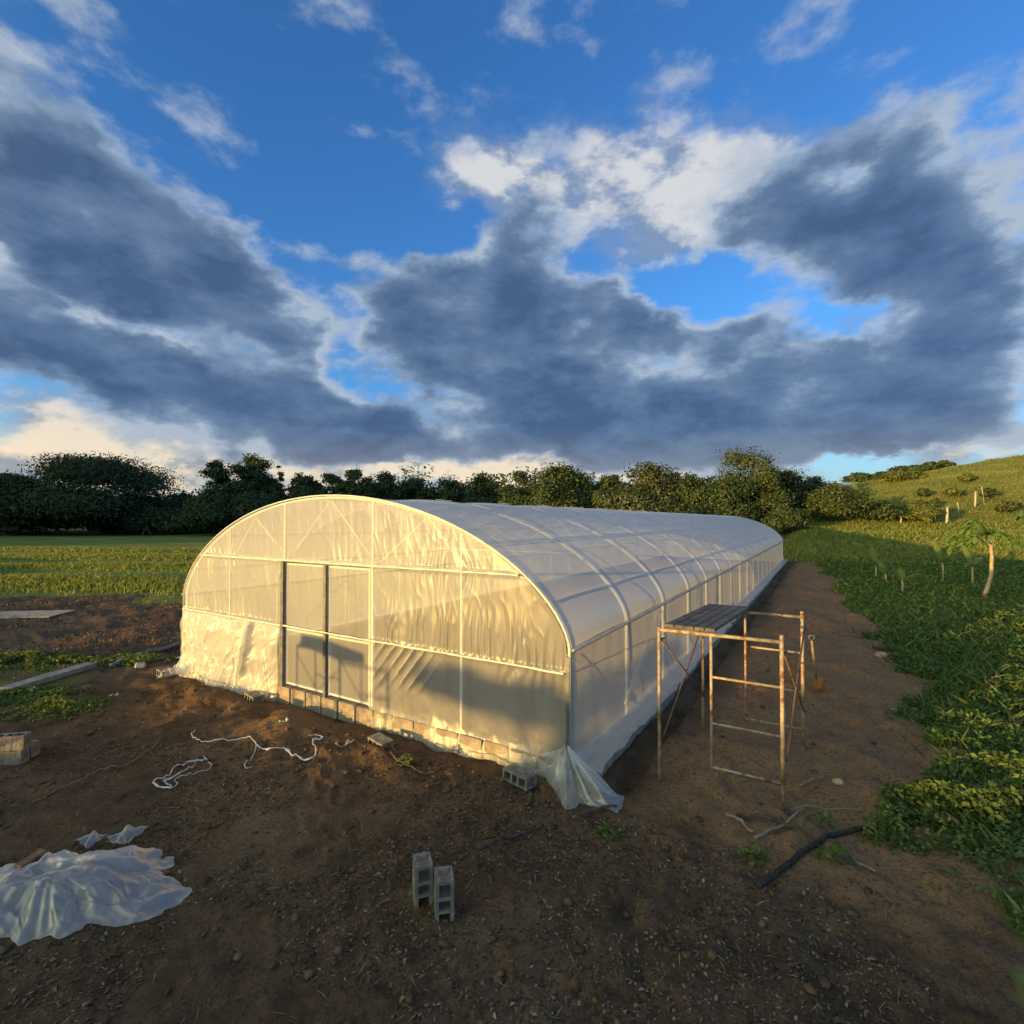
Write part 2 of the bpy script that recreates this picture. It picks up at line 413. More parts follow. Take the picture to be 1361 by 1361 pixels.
def film(name, opac, tint=(.90, .89, .86), gloss=.07, rough=.22, bscale=(1, 1, 1), bd=.012, streak=True):
    """thin polyethylene: part clear, part milky, a little shiny"""
    m, T = material(name)
    co = T.node('ShaderNodeTexCoord').outputs['Object']
    sc_ = T.vmath('MULTIPLY', co, bscale)
    n1 = T.noise(sc_, 2.2, 6, .6, .6); n2 = T.noise(sc_, 9.0, 5, .6, 1.2)
    nrm = bump(T, T.math('ADD', n1, T.math('MULTIPLY', n2, .35)), .75, bd)
    dirt = T.noise(T.vmath('MULTIPLY', co, (2.5, 2.5, .5)), 1.4, 5, .6)
    col = T.mix(T.rng(dirt, .35, .75), tint, tuple(c * .86 for c in tint))
    df = T.node('ShaderNodeBsdfDiffuse', {'Color': col, 'Normal': nrm})
    tl = T.node('ShaderNodeBsdfTranslucent', {'Color': col, 'Normal': nrm})
    tp = T.node('ShaderNodeBsdfTransparent', {'Color': (.97, .97, .96, 1)})
    gl = T.node('ShaderNodeBsdfGlossy', {'Color': (1, 1, 1, 1), 'Roughness': rough, 'Normal': nrm})
    milky = T.node('ShaderNodeMixShader', {0: .48, 1: df.outputs[0], 2: tl.outputs[0]})
    lw = T.node('ShaderNodeLayerWeight', {'Blend': .35}).outputs['Facing']
    op = T.math('ADD', T.math('ADD', opac - .08, T.math('MULTIPLY', T.math('POWER', lw, 2.0), .35)), T.math('MULTIPLY', T.math('SUBTRACT', dirt, .5), .35), clamp=True)
    a = T.node('ShaderNodeMixShader', {0: op, 1: tp.outputs[0], 2: milky.outputs[0]})
    gf = T.math('ADD', gloss, T.math('MULTIPLY', T.math('POWER', lw, 3.0), .25))
    b = T.node('ShaderNodeMixShader', {0: gf, 1: a.outputs[0], 2: gl.outputs[0]})
    out(T, b.outputs[0]); return m
film('front_film', .38, (.95, .915, .82), gloss=.03, rough=.34, bscale=(4.0, 1, .45), bd=.005)
film('roof_film', .64, (.96, .94, .90), gloss=.07, rough=.3, bscale=(1, .7, 1))
film('side_film', .50, (.96, .94, .89), gloss=.06, bscale=(1, 1, .6))
film('skirt_film', .48, (.95, .92, .84), gloss=.03, rough=.32, bscale=(2.2, 1, .6), bd=.008)
film('loose_film', .36, (.90, .90, .88), gloss=.07, rough=.22, bscale=(1, 1, 1), bd=.008)
film('heap_film', .55, (.86, .83, .77), gloss=.08, rough=.2, bscale=(1, 1, 1), bd=.01)
simple('galvanised', (.30, .31, .32), (.42, .43, .44), 14, .42, .75, .1, .002)
simple('rail_film', (.62, .58, .47), (.74, .70, .58), 9, .5, 0, .3, .004)
simple('tape_white', (.84, .84, .82), (.92, .92, .90), 9, .35, 0, .1, .002)  # bright white for the painted glints on the roof bows
simple('white_pipe', (.50, .50, .48), (.62, .62, .60), 9, .5, 0, .1, .002)
simple('dark_steel', (.10, .105, .11), (.17, .175, .18), 9, .5, .5, .15, .003)
simple('concrete', (.23, .19, .145), (.34, .285, .22), 7, .92, 0, .5, .006, spec=.15, c3=(.24, .19, .14), s3=2.2)
simple('grey_block', (.150, .140, .122), (.26, .24, .21), 9, .95, 0, .8, .010, spec=.12, c3=(.17, .105, .06), s3=7)
simple('rusty_paint', (.40, .34, .25), (.30, .19, .11), 9, .72, .15, .4, .003, .45, .6, c3=(.20, .085, .035), s3=6)
simple('rusty_steel', (.13, .085, .06), (.24, .14, .08), 12, .8, .3, .4, .003)
simple('plank_wood', (.085, .075, .066), (.155, .135, .115), 5, .85, 0, .5, .004, spec=.2)
simple('plywood', (.36, .27, .20), (.46, .36, .27), 3, .85, 0, .2, .003)
simple('old_timber', (.17, .165, .15), (.27, .26, .235), 6, .9, 0, .6, .006)
simple('twine', (.55, .53, .46), (.66, .63, .55), 20, .8)
simple('wire', (.13, .115, .09), (.20, .18, .14), 20, .8)
simple('black_hose', (.030, .026, .022), (.060, .052, .042), 10, .8, spec=.1)
simple('stick_bark', (.055, .040, .028), (.11, .08, .055), 14, .95, 0, .6, .004)
simple('dry_stick', (.21, .165, .11), (.30, .24, .16), 14, .95, 0, .6, .004)
simple('bark', (.075, .058, .042), (.14, .11, .085), 5, .95, 0, .8, .03)
simple('papaya_bark', (.30, .24, .16), (.42, .35, .25), 8, .9, 0, .5, .01)
simple('stone_tan', (.40, .27, .17), (.52, .38, .26), 12, .9, 0, .6, .008)
simple('rust_blade', (.60, .24, .06), (.70, .32, .09), 12, .7, .2, .3, .003)
simple('shovel_wood', (.22, .15, .09), (.30, .21, .13), 12, .7)
simple('brick_chunk', (.13, .075, .04), (.20, .115, .06), 12, .9)
simple('white_paint', (.34, .32, .26), (.46, .43, .36), 8, .8)
simple('bright_roof', (.62, .62, .60), (.72, .72, .70), 8, .5)
simple('clod', (.075, .044, .024), (.175, .105, .055), 6, .95, 0, .8, .01, spec=.1)
simple('track_earth', (.27, .24, .12), (.33, .29, .15), 4, .95)
leafmat('leaf_dark', (.026, .048, .018), (.066, .096, .032), .25)
leafmat('leaf_mid', (.026, .050, .016), (.070, .104, .028), .22)
leafmat('leaf_olive', (.034, .056, .018), (.090, .118, .034), .25)
leafmat('leaf_light', (.070, .100, .026), (.165, .195, .048), .35)
leafmat('leaf_silver', (.032, .050, .022), (.066, .090, .036), .2, (.17, .165, .09), .03)
leafmat('leaf_banana', (.13, .19, .038), (.23, .29, .062), .45, gloss=.02)
leafmat('leaf_papaya', (.10, .19, .036), (.20, .30, .060), .45)
leafmat('cover_leaf', (.058, .115, .022), (.135, .215, .040), .35)
leafmat('cover_pale', (.080, .145, .026), (.16, .24, .044), .35)
leafmat('lawn_blade', (.06, .10, .02), (.14, .19, .04), .4, (.24, .20, .09))
leafmat('weed_leaf', (.075, .120, .024), (.18, .25, .052), .4)
leafmat('grass_blade', (.105, .155, .026), (.25, .29, .056), .45, (.34, .31, .10), .02)
leafmat('hill_grass', (.13, .155, .034), (.23, .245, .058), .45, (.34, .27, .10), .02)
leafmat('litter', (.050, .034, .019), (.18, .125, .070), .0, (.32, .245, .150), .01)

# ------------------------------------------------------------------ ground sheet
def build_ground():
    r = [0.4]
    while r[-1] < 1400:
        q = 1.009 if 2.8 < r[-1] < 15 else (1.02 if r[-1] < 120 else 1.06)
        r.append(r[-1] * q if r[-1] > 2 else r[-1] + .25)
    r = np.array(r)
    a = np.concatenate([np.arange(-52, 52, .2), np.arange(52, 308, 2.0)])
    a = R(1) * a
    X = r[:, None] * np.sin(a)[None]; Y = r[:, None] * np.cos(a)[None]
    X = np.concatenate([X, X[:, :1]], 1); Y = np.concatenate([Y, Y[:, :1]], 1)
    Z = terrain(X, Y)
    n, k = X.shape
    I = np.arange(n * k).reshape(n, k)
    F = np.stack([I[:-1, :-1], I[:-1, 1:], I[1:, 1:], I[1:, :-1]], -1).reshape(-1, 4)[:, ::-1]
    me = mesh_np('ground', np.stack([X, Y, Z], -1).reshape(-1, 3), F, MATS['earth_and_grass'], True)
    at_ = me.attributes.new('soil', 'FLOAT', 'POINT')
    at_.data.foreach_set('value', soil_mask(X, Y).ravel().astype(np.float32))
    u, v = to_gh(X, Y)
    dr = sstep(u - GW + .3 * fbm(X * .8, Y * .8, 4.4), .7, 1.3) * sstep(v + fbm(X * .6, Y * .6, 1.4), -1.5, .8)  # mask of the paler lane beside the greenhouse
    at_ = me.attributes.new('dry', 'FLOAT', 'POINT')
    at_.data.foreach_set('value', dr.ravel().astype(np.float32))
    tag(link('ground', me), kind='structure')
    # worn track along the top of the bank
    xs = np.linspace(15, 62, 120); ys = 48.6 + .5 * np.sin(xs * .15)
    G = np.array([[(x, y + w, gz(x, y + w) + .05) for w in (-.28, .28)] for x, y in zip(xs, ys)])
    tag(link('path', MB().grid(G).mesh('path', MATS['track_earth'], True)), kind='structure')
build_ground()

# ------------------------------------------------------------------ greenhouse
HIP, RISE, ZB = 1.66, 2.01, 0.29
def arch_pt(th, off=0.0):
    c, s = math.cos(th), math.sin(th)
    x = GW * c; z = HIP + RISE * max(s, 0) ** 1.24
    if off:
        nx, nz = c / GW, (s + 1e-3) / RISE
        l = math.hypot(nx, nz); x += off * nx / l; z += off * nz / l
    return x, z
def arch_z(x): return HIP + RISE * np.clip(1 - (np.asarray(x) / GW) ** 2, 0, 1) ** .62

def fold(x, z):
    """outward push of the front film (metres)"""
    d = .010 * fbm(x * 1.6, z * .8, 2.1, 3) + .0024 * fbm(x * 17, z * .8, 5.1, 3) + .004 * (1 - np.abs(vnoise(x * 9 + z * 3, z * 2.5 + 4))) ** 4
    d = np.maximum(d, -.012)
    # film pulled over the two rails, with gathers hanging from them
    for zr in (2.55, 1.37):
        d = d + .026 * np.exp(-((z - zr) / .030) ** 2) + .006 * np.exp(-((z - zr) / .03) ** 2) * vnoise(x * 16, z * 20)
        k = np.exp(-np.abs(z - zr) / .30)
        d = d + k * .013 * np.sin(x * 38 + 6 * vnoise(x * 3, z * 2) + 2.5 * (z - zr) * vnoise(x * 1.3, z * 0 + 2)) * sstep(vnoise(x * .9 + zr, z * 0 + 3.3), -.35, .4) * (np.abs(z - zr) > .02)
    # slack diagonal creases right of the door below the rail
    c = (x - 1.13) * .62 + (1.37 - z) * -.30 - .02 * np.sin(z * 9)
    k = sstep(x, 1.13, 1.3) * (1 - sstep(x, 1.95, 2.7)) * sstep(z, .62, .85) * (1 - sstep(z, 1.33, 1.38))
    k = k * (1 - sstep((x - 1.13) * .55 - (z - .55), .1, .6))
    q = (x - 1.13) * .75 - (z - 1.37) * -.72
    s_ = np.abs(np.sin(((x - 1.13) * .78 - (z - 1.37) * .62) * 21 + 1.0 * vnoise(x * 1.6, z * .6)))
    d = d + k * .075 * (1 - s_) ** 1.8 * (.25 + .9 * sstep(vnoise(x * 3.1 + z * 2.2, z * 1.1 + 5), -.6, .6))
    # loose skirt left of the door
    k = sstep(-x, 1.13, 1.35) * (1 - sstep(z, 1.15, 1.40))
    d = d + k * (.050 * np.abs(fbm(x * 1.7, z * 1.0, 8.8, 3)) + .032 * (1 - np.abs(vnoise(x * 4.6 + z * 1.2, z * .9))) ** 5 + .014 * (1 - np.abs(vnoise(x * 5 - z * 4.5, z * 2.4 + 7))) ** 6)
    k2 = np.exp(-((x + 2.02 + .22 * (1.37 - z) ** 2) / .085) ** 2) * (1 - sstep(z, 1.25, 1.40)) * sstep(z, .15, .5)
    d = d + k2 * .16
    # right skirt: softer
    k = sstep(x, 1.13, 1.35) * (1 - sstep(z, .2, .95))
    d = d + k * (.035 * np.abs(fbm(x * 1.5, z * 1.4, 3.8, 4)))
    # vertical crumple above the rail on the right
    k = sstep(x, 1.3, 1.6) * (1 - sstep(x, 3.6, 4.3)) * sstep(z, 1.37, 1.42) * (1 - sstep(z, 1.7, 2.2))
    d = d + k * .016 * np.abs(np.sin(x * 26 + 2.5 * vnoise(x * 4, z * 1.2)))
    return d
def front_patch(x0, x1, zlo, zhi, nx, nz, flare):
    xs = np.linspace(x0, x1, nx)
    G = np.zeros((nx, nz, 3))
    for i, x in enumerate(xs):
        top = min(zhi, float(arch_z(x)) + .0)
        lo = zlo
        z = lo + (top - lo) * np.linspace(0, 1, nz)
        xx = np.full(nz, x)
        dsp = fold(xx, z)
        dsp = dsp * np.clip((top - z) / .12, 0, 1) if zhi > 5 else dsp
        fl = flare * np.clip((.42 - z) / .42, 0, 1) ** 1.5 * (1 + .7 * fbm(np.array([x * 1.3]), np.array([2.0]))[0])
        G[i, :, 0] = x; G[i, :, 1] = -.045 - dsp - fl
        G[i, :, 2] = z
    if flare:   # ragged hem lying on the ground
        wob = .03 * fbm(xs * 2.1, xs * 0 + 4.4)
        wx, wy = from_gh(xs, G[:, 0, 1])
        gzv = terrain(wx, wy)
        G[:, 0, 2] = gzv + .012 + .015 * np.abs(wob)
        for j in range(1, 5): G[:, j, 2] = np.maximum(G[:, j, 2], gzv + .012 + .02 * j)
    return G

def hollow_block_mesh(name, mat, L=.39, W=.15, H=.19, seed=0):
    xs = [0, .028, .13, .155, .235, .26, .362, .39]; ys = [0, .028, W - .028, W]
    xs = [x - L / 2 for x in xs]; ys = [y - W / 2 for y in ys]
    solid = lambda i, j: not (j == 1 and i in (1, 3, 5)) if 0 <= i < 7 and 0 <= j < 3 else False
    V = {}; vl = []; F = []
    def vid(i, j, k):
        if (i, j, k) not in V:
            V[(i, j, k)] = len(vl); vl.append((xs[i], ys[j], k * H))
        return V[(i, j, k)]
    for i in range(7):
        for j in range(3):
            if not solid(i, j): continue
            F.append((vid(i, j, 0), vid(i, j + 1, 0), vid(i + 1, j + 1, 0), vid(i + 1, j, 0)))
            F.append((vid(i, j, 1), vid(i + 1, j, 1), vid(i + 1, j + 1, 1), vid(i, j + 1, 1)))
            for di, dj, e in ((-1, 0, ((i, j), (i, j + 1))), (1, 0, ((i + 1, j + 1), (i + 1, j))), (0, -1, ((i + 1, j), (i, j))), (0, 1, ((i, j + 1), (i + 1, j + 1)))):
                if not solid(i + di, j + dj):
                    (a, b), (c, d) = e
                    F.append((vid(c, d, 0), vid(a, b, 0), vid(a, b, 1), vid(c, d, 1)))
    jr = np.random.default_rng(21); vl = [tuple(np.array(v) + jr.normal(size=3) * .0022) for v in vl]
    me = bpy.data.meshes.new(name); me.from_pydata(vl, [], F); me.update(); me.materials.append(mat)
    return me
def brick_mesh(name, sx, sy, sz, mat, bev=.006):
    import bmesh
    bm = bmesh.new(); bmesh.ops.create_cube(bm, size=1)
    bmesh.ops.scale(bm, vec=(sx, sy, sz), verts=bm.verts)
    bmesh.ops.bevel(bm, geom=bm.edges[:], offset=bev, segments=1, affect='EDGES')
    me = bpy.data.meshes.new(name); bm.to_mesh(me); bm.free(); me.materials.append(mat); return me

def build_greenhouse():
    g = thing('greenhouse', 'long arched tunnel greenhouse covered in milky plastic film with block footing', 'greenhouse', (GX, GY, 0), -GA)
    M = MATS
    NB = 18; step = GL / NB
    th = [math.pi * i / 44 for i in range(45)]
    # bows with their legs
    pts = [(GW, 0, -.02)] + [(GW, 0, .8)] + [(arch_pt(t)[0], 0, arch_pt(t)[1]) for t in th] + [(-GW, 0, .8), (-GW, 0, -.02)]
    bow_me = MB().tube(pts, .025, 8).mesh('bow', M['white_pipe'], True)
    for i in range(NB + 1):
        link('bow', bow_me, g, (0, .03 + i * step if i == 0 else (i * step - (.03 if i == NB else 0)), 0))
    # lengthwise rails under the film
    for t in (0.12 * math.pi, .255 * math.pi, .5 * math.pi, .745 * math.pi, .88 * math.pi):
        x, z = arch_pt(t, -.045)
        link('purlin', MB().tube([(x, .03, z), (x, GL - .03, z)], .018, 6).mesh('purlin', M['galvanised'], True), g)
    for s in (-1, 1):
        link('hip_rail', MB().tube([(s * (GW + .085), -.05, HIP), (s * (GW + .085), GL + .05, HIP)], .026, 8).mesh('hip_rail', M['galvanised'], True), g)
        for y0, y1 in ((.1, step - .05), (step * 2 - .05, step + .1)):
            link('wind_brace', MB().tube([(s * (GW - .07), y0, 1.55), (s * (GW - .07), y1, .25)], .014, 6).mesh('wind_brace', M['galvanised'], True), g)
    # trusses: bottom chord and web struts in every second bow
    for i in range(0, NB + 1, 2):
        y = .10 + i * step if i < NB else GL - .1
        xr = GW * math.sqrt(1 - ((2.55 - HIP) / RISE) ** (1 / .62))
        link('truss_chord', MB().tube([(-xr, y, 2.55), (xr, y, 2.55)], .017, 6).mesh('truss_chord', M['white_pipe'], True), g)
        for x0, x1 in ((-2.9, -2.2), (-1.13, -2.2), (-1.13, 0), (1.13, 0), (1.13, 2.2), (2.9, 2.2)):
            z1 = float(arch_z(x1)) - .04
            link('truss_strut', MB().tube([(x0, y, 2.55), (x1, y, z1)], .013, 6).mesh('truss_strut', M['white_pipe'], True), g)
    # front end frame
    for x in (-2.9, 2.9):
        link('end_post', MB().box((x, 0.005, (ZB + float(arch_z(x))) / 2), (.028, .028, float(arch_z(x)) - ZB - .03)).mesh('end_post', M['white_pipe']), g)
    for x in (-1.13, 1.13):
        link('end_post', MB().box((x, 0.005, (ZB + float(arch_z(x))) / 2), (.036, .036, float(arch_z(x)) - ZB - .03)).mesh('end_post', M['white_pipe']), g)
    xr = GW * math.sqrt(1 - ((2.55 - HIP) / RISE) ** (1 / .62)) - .02
    for nm, zr, half in (('upper_rail', 2.55, xr), ('lower_rail', 1.37, GW - .03)):
        xs = np.linspace(-half, half, 420); a = np.linspace(0, 2 * math.pi, 9)
        rr = .014 + .005 * fbm(xs * 9, xs * 0 + zr, 1.0, 3)
        G = np.stack([np.repeat(xs[:, None], 9, 1), -.082 + rr[:, None] * np.cos(a)[None] + .004 * vnoise(xs * 2, xs * 0 + 5)[:, None], zr + rr[:, None] * np.sin(a)[None] + .005 * vnoise(xs * 3, xs * 0 + 1)[:, None]], -1)
        link(nm, MB().grid(G).mesh(nm, M['rail_film'], True), g)
    # edge batten that clamps the film round the end arch
    bt = [(arch_pt(t, .035)[0], -.035, arch_pt(t, .035)[1]) for t in th]
    link('edge_batten', MB().tube([(GW + .03, -.035, .35)] + bt + [(-GW - .03, -.035, .35)], .014, 6).mesh('edge_batten', M['white_pipe'], True), g)
    link('corner_post', MB().box((GW + .01, -.03, .87), (.05, .05, 1.4)).mesh('corner_post', M['dark_steel']), g)
    # front film in three pieces joined round the doorway
    mb = MB()
    mb.grid(front_patch(-GW + .01, -1.12, .02, 9, 230, 180, .13))
    mb.grid(front_patch(1.12, GW - .01, .02, 9, 230, 180, .07))
    mb.grid(front_patch(-1.12, 1.12, 2.53, 9, 70, 40, 0))
    link('front_cover', mb.mesh('front_cover', M['front_film'], True), g)
    # second, slack sheet hanging from the lower rail left of the door down to the ground
    G = front_patch(-GW + .04, -1.17, .02, 1.36, 210, 70, .16)
    xx = G[:, :, 0]; zz = G[:, :, 2]; t_ = np.clip((1.36 - zz) / .3, 0, 1)
    G[:, :, 1] -= .030 + t_ * (.030 + .045 * (1 - np.abs(vnoise(xx * 3.4 + .7 * zz, zz * .6 + 2))) ** 7 + .02 * fbm(xx * 2.0, zz * .9, 12.2, 3) + .018 * (1 - np.abs(vnoise(xx * 4.5 - 3.5 * zz, zz * 2.2 + 9))) ** 8)
    link('loose_skirt', MB().grid(G).mesh('loose_skirt', M['skirt_film'], True), g)
    # two door leaves
    for x0, x1 in ((-1.05, .03), (.10, 1.10)):
        xs = np.linspace(x0, x1, 40); zs = np.linspace(ZB + .03, 2.50, 60)
        XX, ZZ = np.meshgrid(xs, zs, indexing='ij')
        G = np.stack([XX, -.03 - .006 * fbm(XX * 2, ZZ * 1.5, 6.1) - .004 * fbm(XX * 9, ZZ * 1.1, 1.1), ZZ], -1)
        dr = link('door', MB().grid(G).mesh('door', M['front_film'], True), g)
        fr = MB()
        fr.box((x0 + .015, -.012, 1.40), (.03, .03, 2.2)); fr.box((x1 - .015, -.012, 1.40), (.03, .03, 2.2))
        fr.box(((x0 + x1) / 2, -.012, 2.485), (x1 - x0 - .062, .03, .03)); fr.box(((x0 + x1) / 2, -.012, .335), (x1 - x0 - .062, .03, .03))
        fr.box(((x0 + x1) / 2, -.012, 1.30), (x1 - x0 - .062, .03, .03))
        link('door_frame', fr.mesh('door_frame', M['white_pipe']), dr)
    link('door_post', MB().box((-1.09, -.07, 1.40), (.075, .05, 2.26)).mesh('door_post', M['dark_steel']), g)
    link('door_post', MB().box((.065, -.06, 1.39), (.060, .05, 2.24)).mesh('door_post', M['dark_steel']), g)
    # roof and wall films
    ths = np.linspace(0, math.pi, 73); nv = NB * 10
    vs = np.linspace(-.02, GL + .02, nv + 1)
    sag = .040 * np.abs(np.sin(np.linspace(0, NB * math.pi, nv + 1)))
    G = np.zeros((73, nv + 1, 3))
    for i, t in enumerate(ths):
        x, z = arch_pt(t, .034)
        k = 1 - sag / max(math.hypot(x, z), .1) * 1.0
        G[i, :, 0] = x * (1 - sag / 5); G[i, :, 1] = vs; G[i, :, 2] = z - sag * math.sin(t) * .9 + .008 * fbm(vs * .9, np.full(nv + 1, x * .8), 2.7) * math.sin(t)
    link('roof_cover', MB().grid(G[:, ::-1]).mesh('roof_cover', M['roof_film'], True), g)
    for s in (-1, 1):
        zs = np.concatenate([np.linspace(HIP + .02, .42, 24), np.linspace(.38, .235, 8), [.228, .226, .224, .215]])
        n = 340; vv = np.linspace(-.02, GL + .02, n)
        G = np.zeros((n, len(zs), 3))
        for j, z in enumerate(zs):
            o = .034 + .012 * fbm(vv * 1.4, np.full(n, z * 1.2), 3.1) + .01 * fbm(vv * 5, np.full(n, z * .7), 9.1, 2)
            if z < .5: o = o + .05 * sstep(.5 - z, 0, .2)
            if j >= 32: o = o + (j - 31) * .085 + .03 * fbm(vv * 2.3, np.full(n, 1.0 * 1))
            G[:, j, 0] = s * (GW + o); G[:, j, 1] = vv
            zz = np.full(n, z)
            if 22 <= j: zz = zz + .03 * np.abs(fbm(vv * 1.6, np.full(n, j * .35), 6.6)) * (1 if j > 25 else .5) + .01
            G[:, j, 2] = zz
        link('side_cover', MB().grid(G if s < 0 else G[:, ::-1]).mesh('side_cover', M['side_film'], True), g)
    mb = MB()
    xs = np.linspace(-GW, GW, 60)
    Gb = np.array([[(x, GL + .05, .02 + (float(arch_z(x)) - .02) * k) for k in np.linspace(0, 1, 12)] for x in xs])
    link('back_cover', mb.grid(Gb).mesh('back_cover', M['side_film'], True), g)
    # block footing, each block a piece
    bl = brick_mesh('block', .385, .17, .30, M['concrete'])
    core = MB().box((0, .045, .10), (2 * GW - .04, .10, .30)).mesh('foundation', M['concrete'])
    f = link('foundation', core, g)
    n = int(2 * GW / .40)
    for i in range(n):
        link('block', bl, f, (-GW + .2 + i * (2 * GW - .4) / (n - 1), -.005 + random.uniform(-.006, .006), .13 + random.uniform(-.005, .005)), (0, 0, random.uniform(-.02, .02)))
    for s in (-1, 1):
        fs = link('foundation', MB().box((s * (GW + .15), GL / 2 + .1, .06), (.22, GL - .4, .26)).mesh('foundation', M['concrete']), g)
        if s > 0:
            b2 = brick_mesh('block', .27, .385, .34, M['concrete'])
            for i in range(60):
                link('block', b2, fs, (GW + .195 + random.uniform(-.006, .006), .28 + i * .40, .035 + random.uniform(-.006, .004)), (0, 0, random.uniform(-.015, .015)))
    # white strips standing in for wiggle-wire glints along the nearest bows
    for i in range(1, 8):
        for t0 in (.16, .22, .29, .36, .43):
            tt = np.linspace(t0, t0 + random.uniform(.02, .035), 5) * math.pi
            G = []
            for t in tt:
                x, z = arch_pt(t, .046); G.append([(x, i * step - .028, z), (x, i * step, z + .006), (x, i * step + .028, z)])
            link('tape', MB().grid(G).mesh('tape', M['tape_white']), g)
    return g
build_greenhouse()

def crumple():
    """loose end of film gathered at the near corner"""
    px = [(698, 1016), (712, 1024), (724, 1030), (738, 1050), (751, 1071), (762, 1069), (770, 1063), (777, 1061), (797, 1068), (819, 1073), (825, 1064), (829, 1053), (808, 1046), (795, 1038), (800, 1027), (792, 1018), (780, 1010)]
    pk = from_gh(GW + .02, -.12); peak = np.array([pk[0], pk[1], .52])
    ring = []
    m = 12
    for i in range(len(px) - 1):
        for k in range(m):
            t = k / m
            ring.append(at(px[i][0] * (1 - t) + px[i + 1][0] * t, px[i][1] * (1 - t) + px[i + 1][1] * t, .06))
    ring.append(at(*px[-1], .06)); ring = np.array(ring)
    n = len(ring); S = np.linspace(.04, 1, 40)
    G = np.zeros((n, 40, 3)); ang = np.linspace(0, 1, n)
    gr = terrain(ring[:, 0], ring[:, 1])
    for j, s in enumerate(S):
        p = peak * (1 - s) + ring * s
        prof = (1 - s) ** 2.6
        z = peak[2] * prof + (gr + .02) * (1 - prof)
        amp = .17 * math.sin(math.pi * min(s * 1.05, 1)) ** .8
        z = z + amp * np.abs(np.sin(ang * 17 + 1.5 * vnoise(ang * 9, np.full(n, s * 2)))) ** 2 + .02 * np.abs(fbm(ang * 20, np.full(n, s * 4), 3.3)) 
        G[:, j, :2] = p[:, :2]; G[:, j, 2] = z
    o = link('plastic_offcut', MB().grid(G).mesh('plastic_offcut', MATS['loose_film'], True))
    tag(o, 'crumpled clear plastic spread on the dirt at the near corner of the greenhouse', 'plastic sheet')
crumple()
def corner_scrap():
    c = on(252, 893)
    n = 36
    G = np.zeros((n, n, 3)); a = np.linspace(-.5, .5, n)
    XX, YY = np.meshgrid(a, a, indexing='ij')
    G[..., 0] = c[0] + XX * .75; G[..., 1] = c[1] - .1 + YY * .7
    G[..., 2] = terrain(G[..., 0], G[..., 1]) + .02 + .34 * np.abs(fbm(XX * 3.5, YY * 3.5, 5.2, 4)) * (1 - (2 * np.abs(XX)) ** 3) + .12 * np.exp(-((XX) ** 2 + (YY - .2) ** 2) * 14)
    tag(link('plastic_offcut', MB().grid(G).mesh('plastic_offcut', MATS['loose_film'], True)), 'bunched plastic scrap at the far left front corner of the greenhouse', 'plastic sheet')
corner_scrap()

# ------------------------------------------------------------------ scaffold
def build_scaffold(label, loc_pts=None):
    A, B, Cc, D = [np.array(p) for p in ((3.04, 5.79), (1.85, 6.46), (4.12, 7.29), (2.95, 7.95))]
    o0 = (A + B + Cc + D) / 4
    t = thing('scaffold', label, 'scaffold', (o0[0], o0[1], 0))
    H = 1.93
    L3 = lambda p, z: (p[0] - o0[0], p[1] - o0[1], z)
    paint, rust = MATS['rusty_paint'], MATS['rusty_steel']
    for p, q in ((B, A), (D, Cc)):
        z0p, z0q = gz(*p), gz(*q)
        link('leg', MB().tube([L3(p, z0p - .02), L3(p, H)], .022, 8).mesh('leg', paint, True), t)
        link('leg', MB().tube([L3(q, z0q - .02), L3(q, H + .05)], .024, 8).mesh('leg', paint, True), t)
        link('top_bar', MB().tube([L3(p, H - .03), L3(q, H - .03)], .023, 8).mesh('top_bar', paint, True), t)
        i1 = p * .55 + q * .45
        link('inner_post', MB().tube([L3(i1, .30), L3(i1, H - .03)], .018, 8).mesh('inner_post', paint, True), t)
        for z in (1.40, .85, .33):
            link('rung', MB().tube([L3(i1, z), L3(q, z - .01)], .015, 8).mesh('rung', paint, True), t)
    link('inner_post', MB().tube([L3(B * .93 + A * .07, .31), L3(A, .30)], .010, 6).mesh('inner_post', rust, True), t)
    for p, q in ((B, D), (A, Cc)):
        side = np.array([.03, .02])
        link('cross_brace', MB().tube([L3(p + side, 1.78), L3(q + side, .55)], .011, 6).mesh('cross_brace', rust, True), t)
        link('cross_brace', MB().tube([L3(p + side * 2, .55), L3(q + side * 2, 1.78)], .011, 6).mesh('cross_brace', rust, True), t)
        for r_ in (p, q):
            for z in (.55, 1.78):
                link('brace_pin', MB().tube([L3(r_, z), L3(r_ + side * 2.6, z)], .012, 6).mesh('brace_pin', rust), t)
    # timber planks across the left half
    pl = link('platform', MB().tube([L3(B * .93 + A * .07, H + .005), L3(D * .93 + Cc * .07, H + .005)], .012, 6).mesh('platform', rust, True), t)
    for k in range(5):
        f0 = .06 + k * .088; f1 = f0 + .078
        q = [B * (1 - f) + A * f for f in (f0, f1)]; r_ = [D * (1 - f) + Cc * f for f in (f0, f1)]
        ex = (D - B) / np.linalg.norm(D - B) * random.uniform(.02, .06)
        V = [L3(q[0] - ex, H + .02), L3(q[1] - ex, H + .02), L3(r_[1] + ex, H + .02), L3(r_[0] + ex, H + .02)]
        V = V + [(a, b, c + .035) for a, b, c in V]
        link('plank', MB().add(V, [(3, 2, 1, 0), (4, 5, 6, 7), (0, 1, 5, 4), (1, 2, 6, 5), (2, 3, 7, 6), (3, 0, 4, 7)]).mesh('plank', MATS['plank_wood']), pl)
    return t
sca = build_scaffold('rusty walk-through scaffold frame with a plank platform beside the greenhouse')
sc2 = copy_tree(sca)
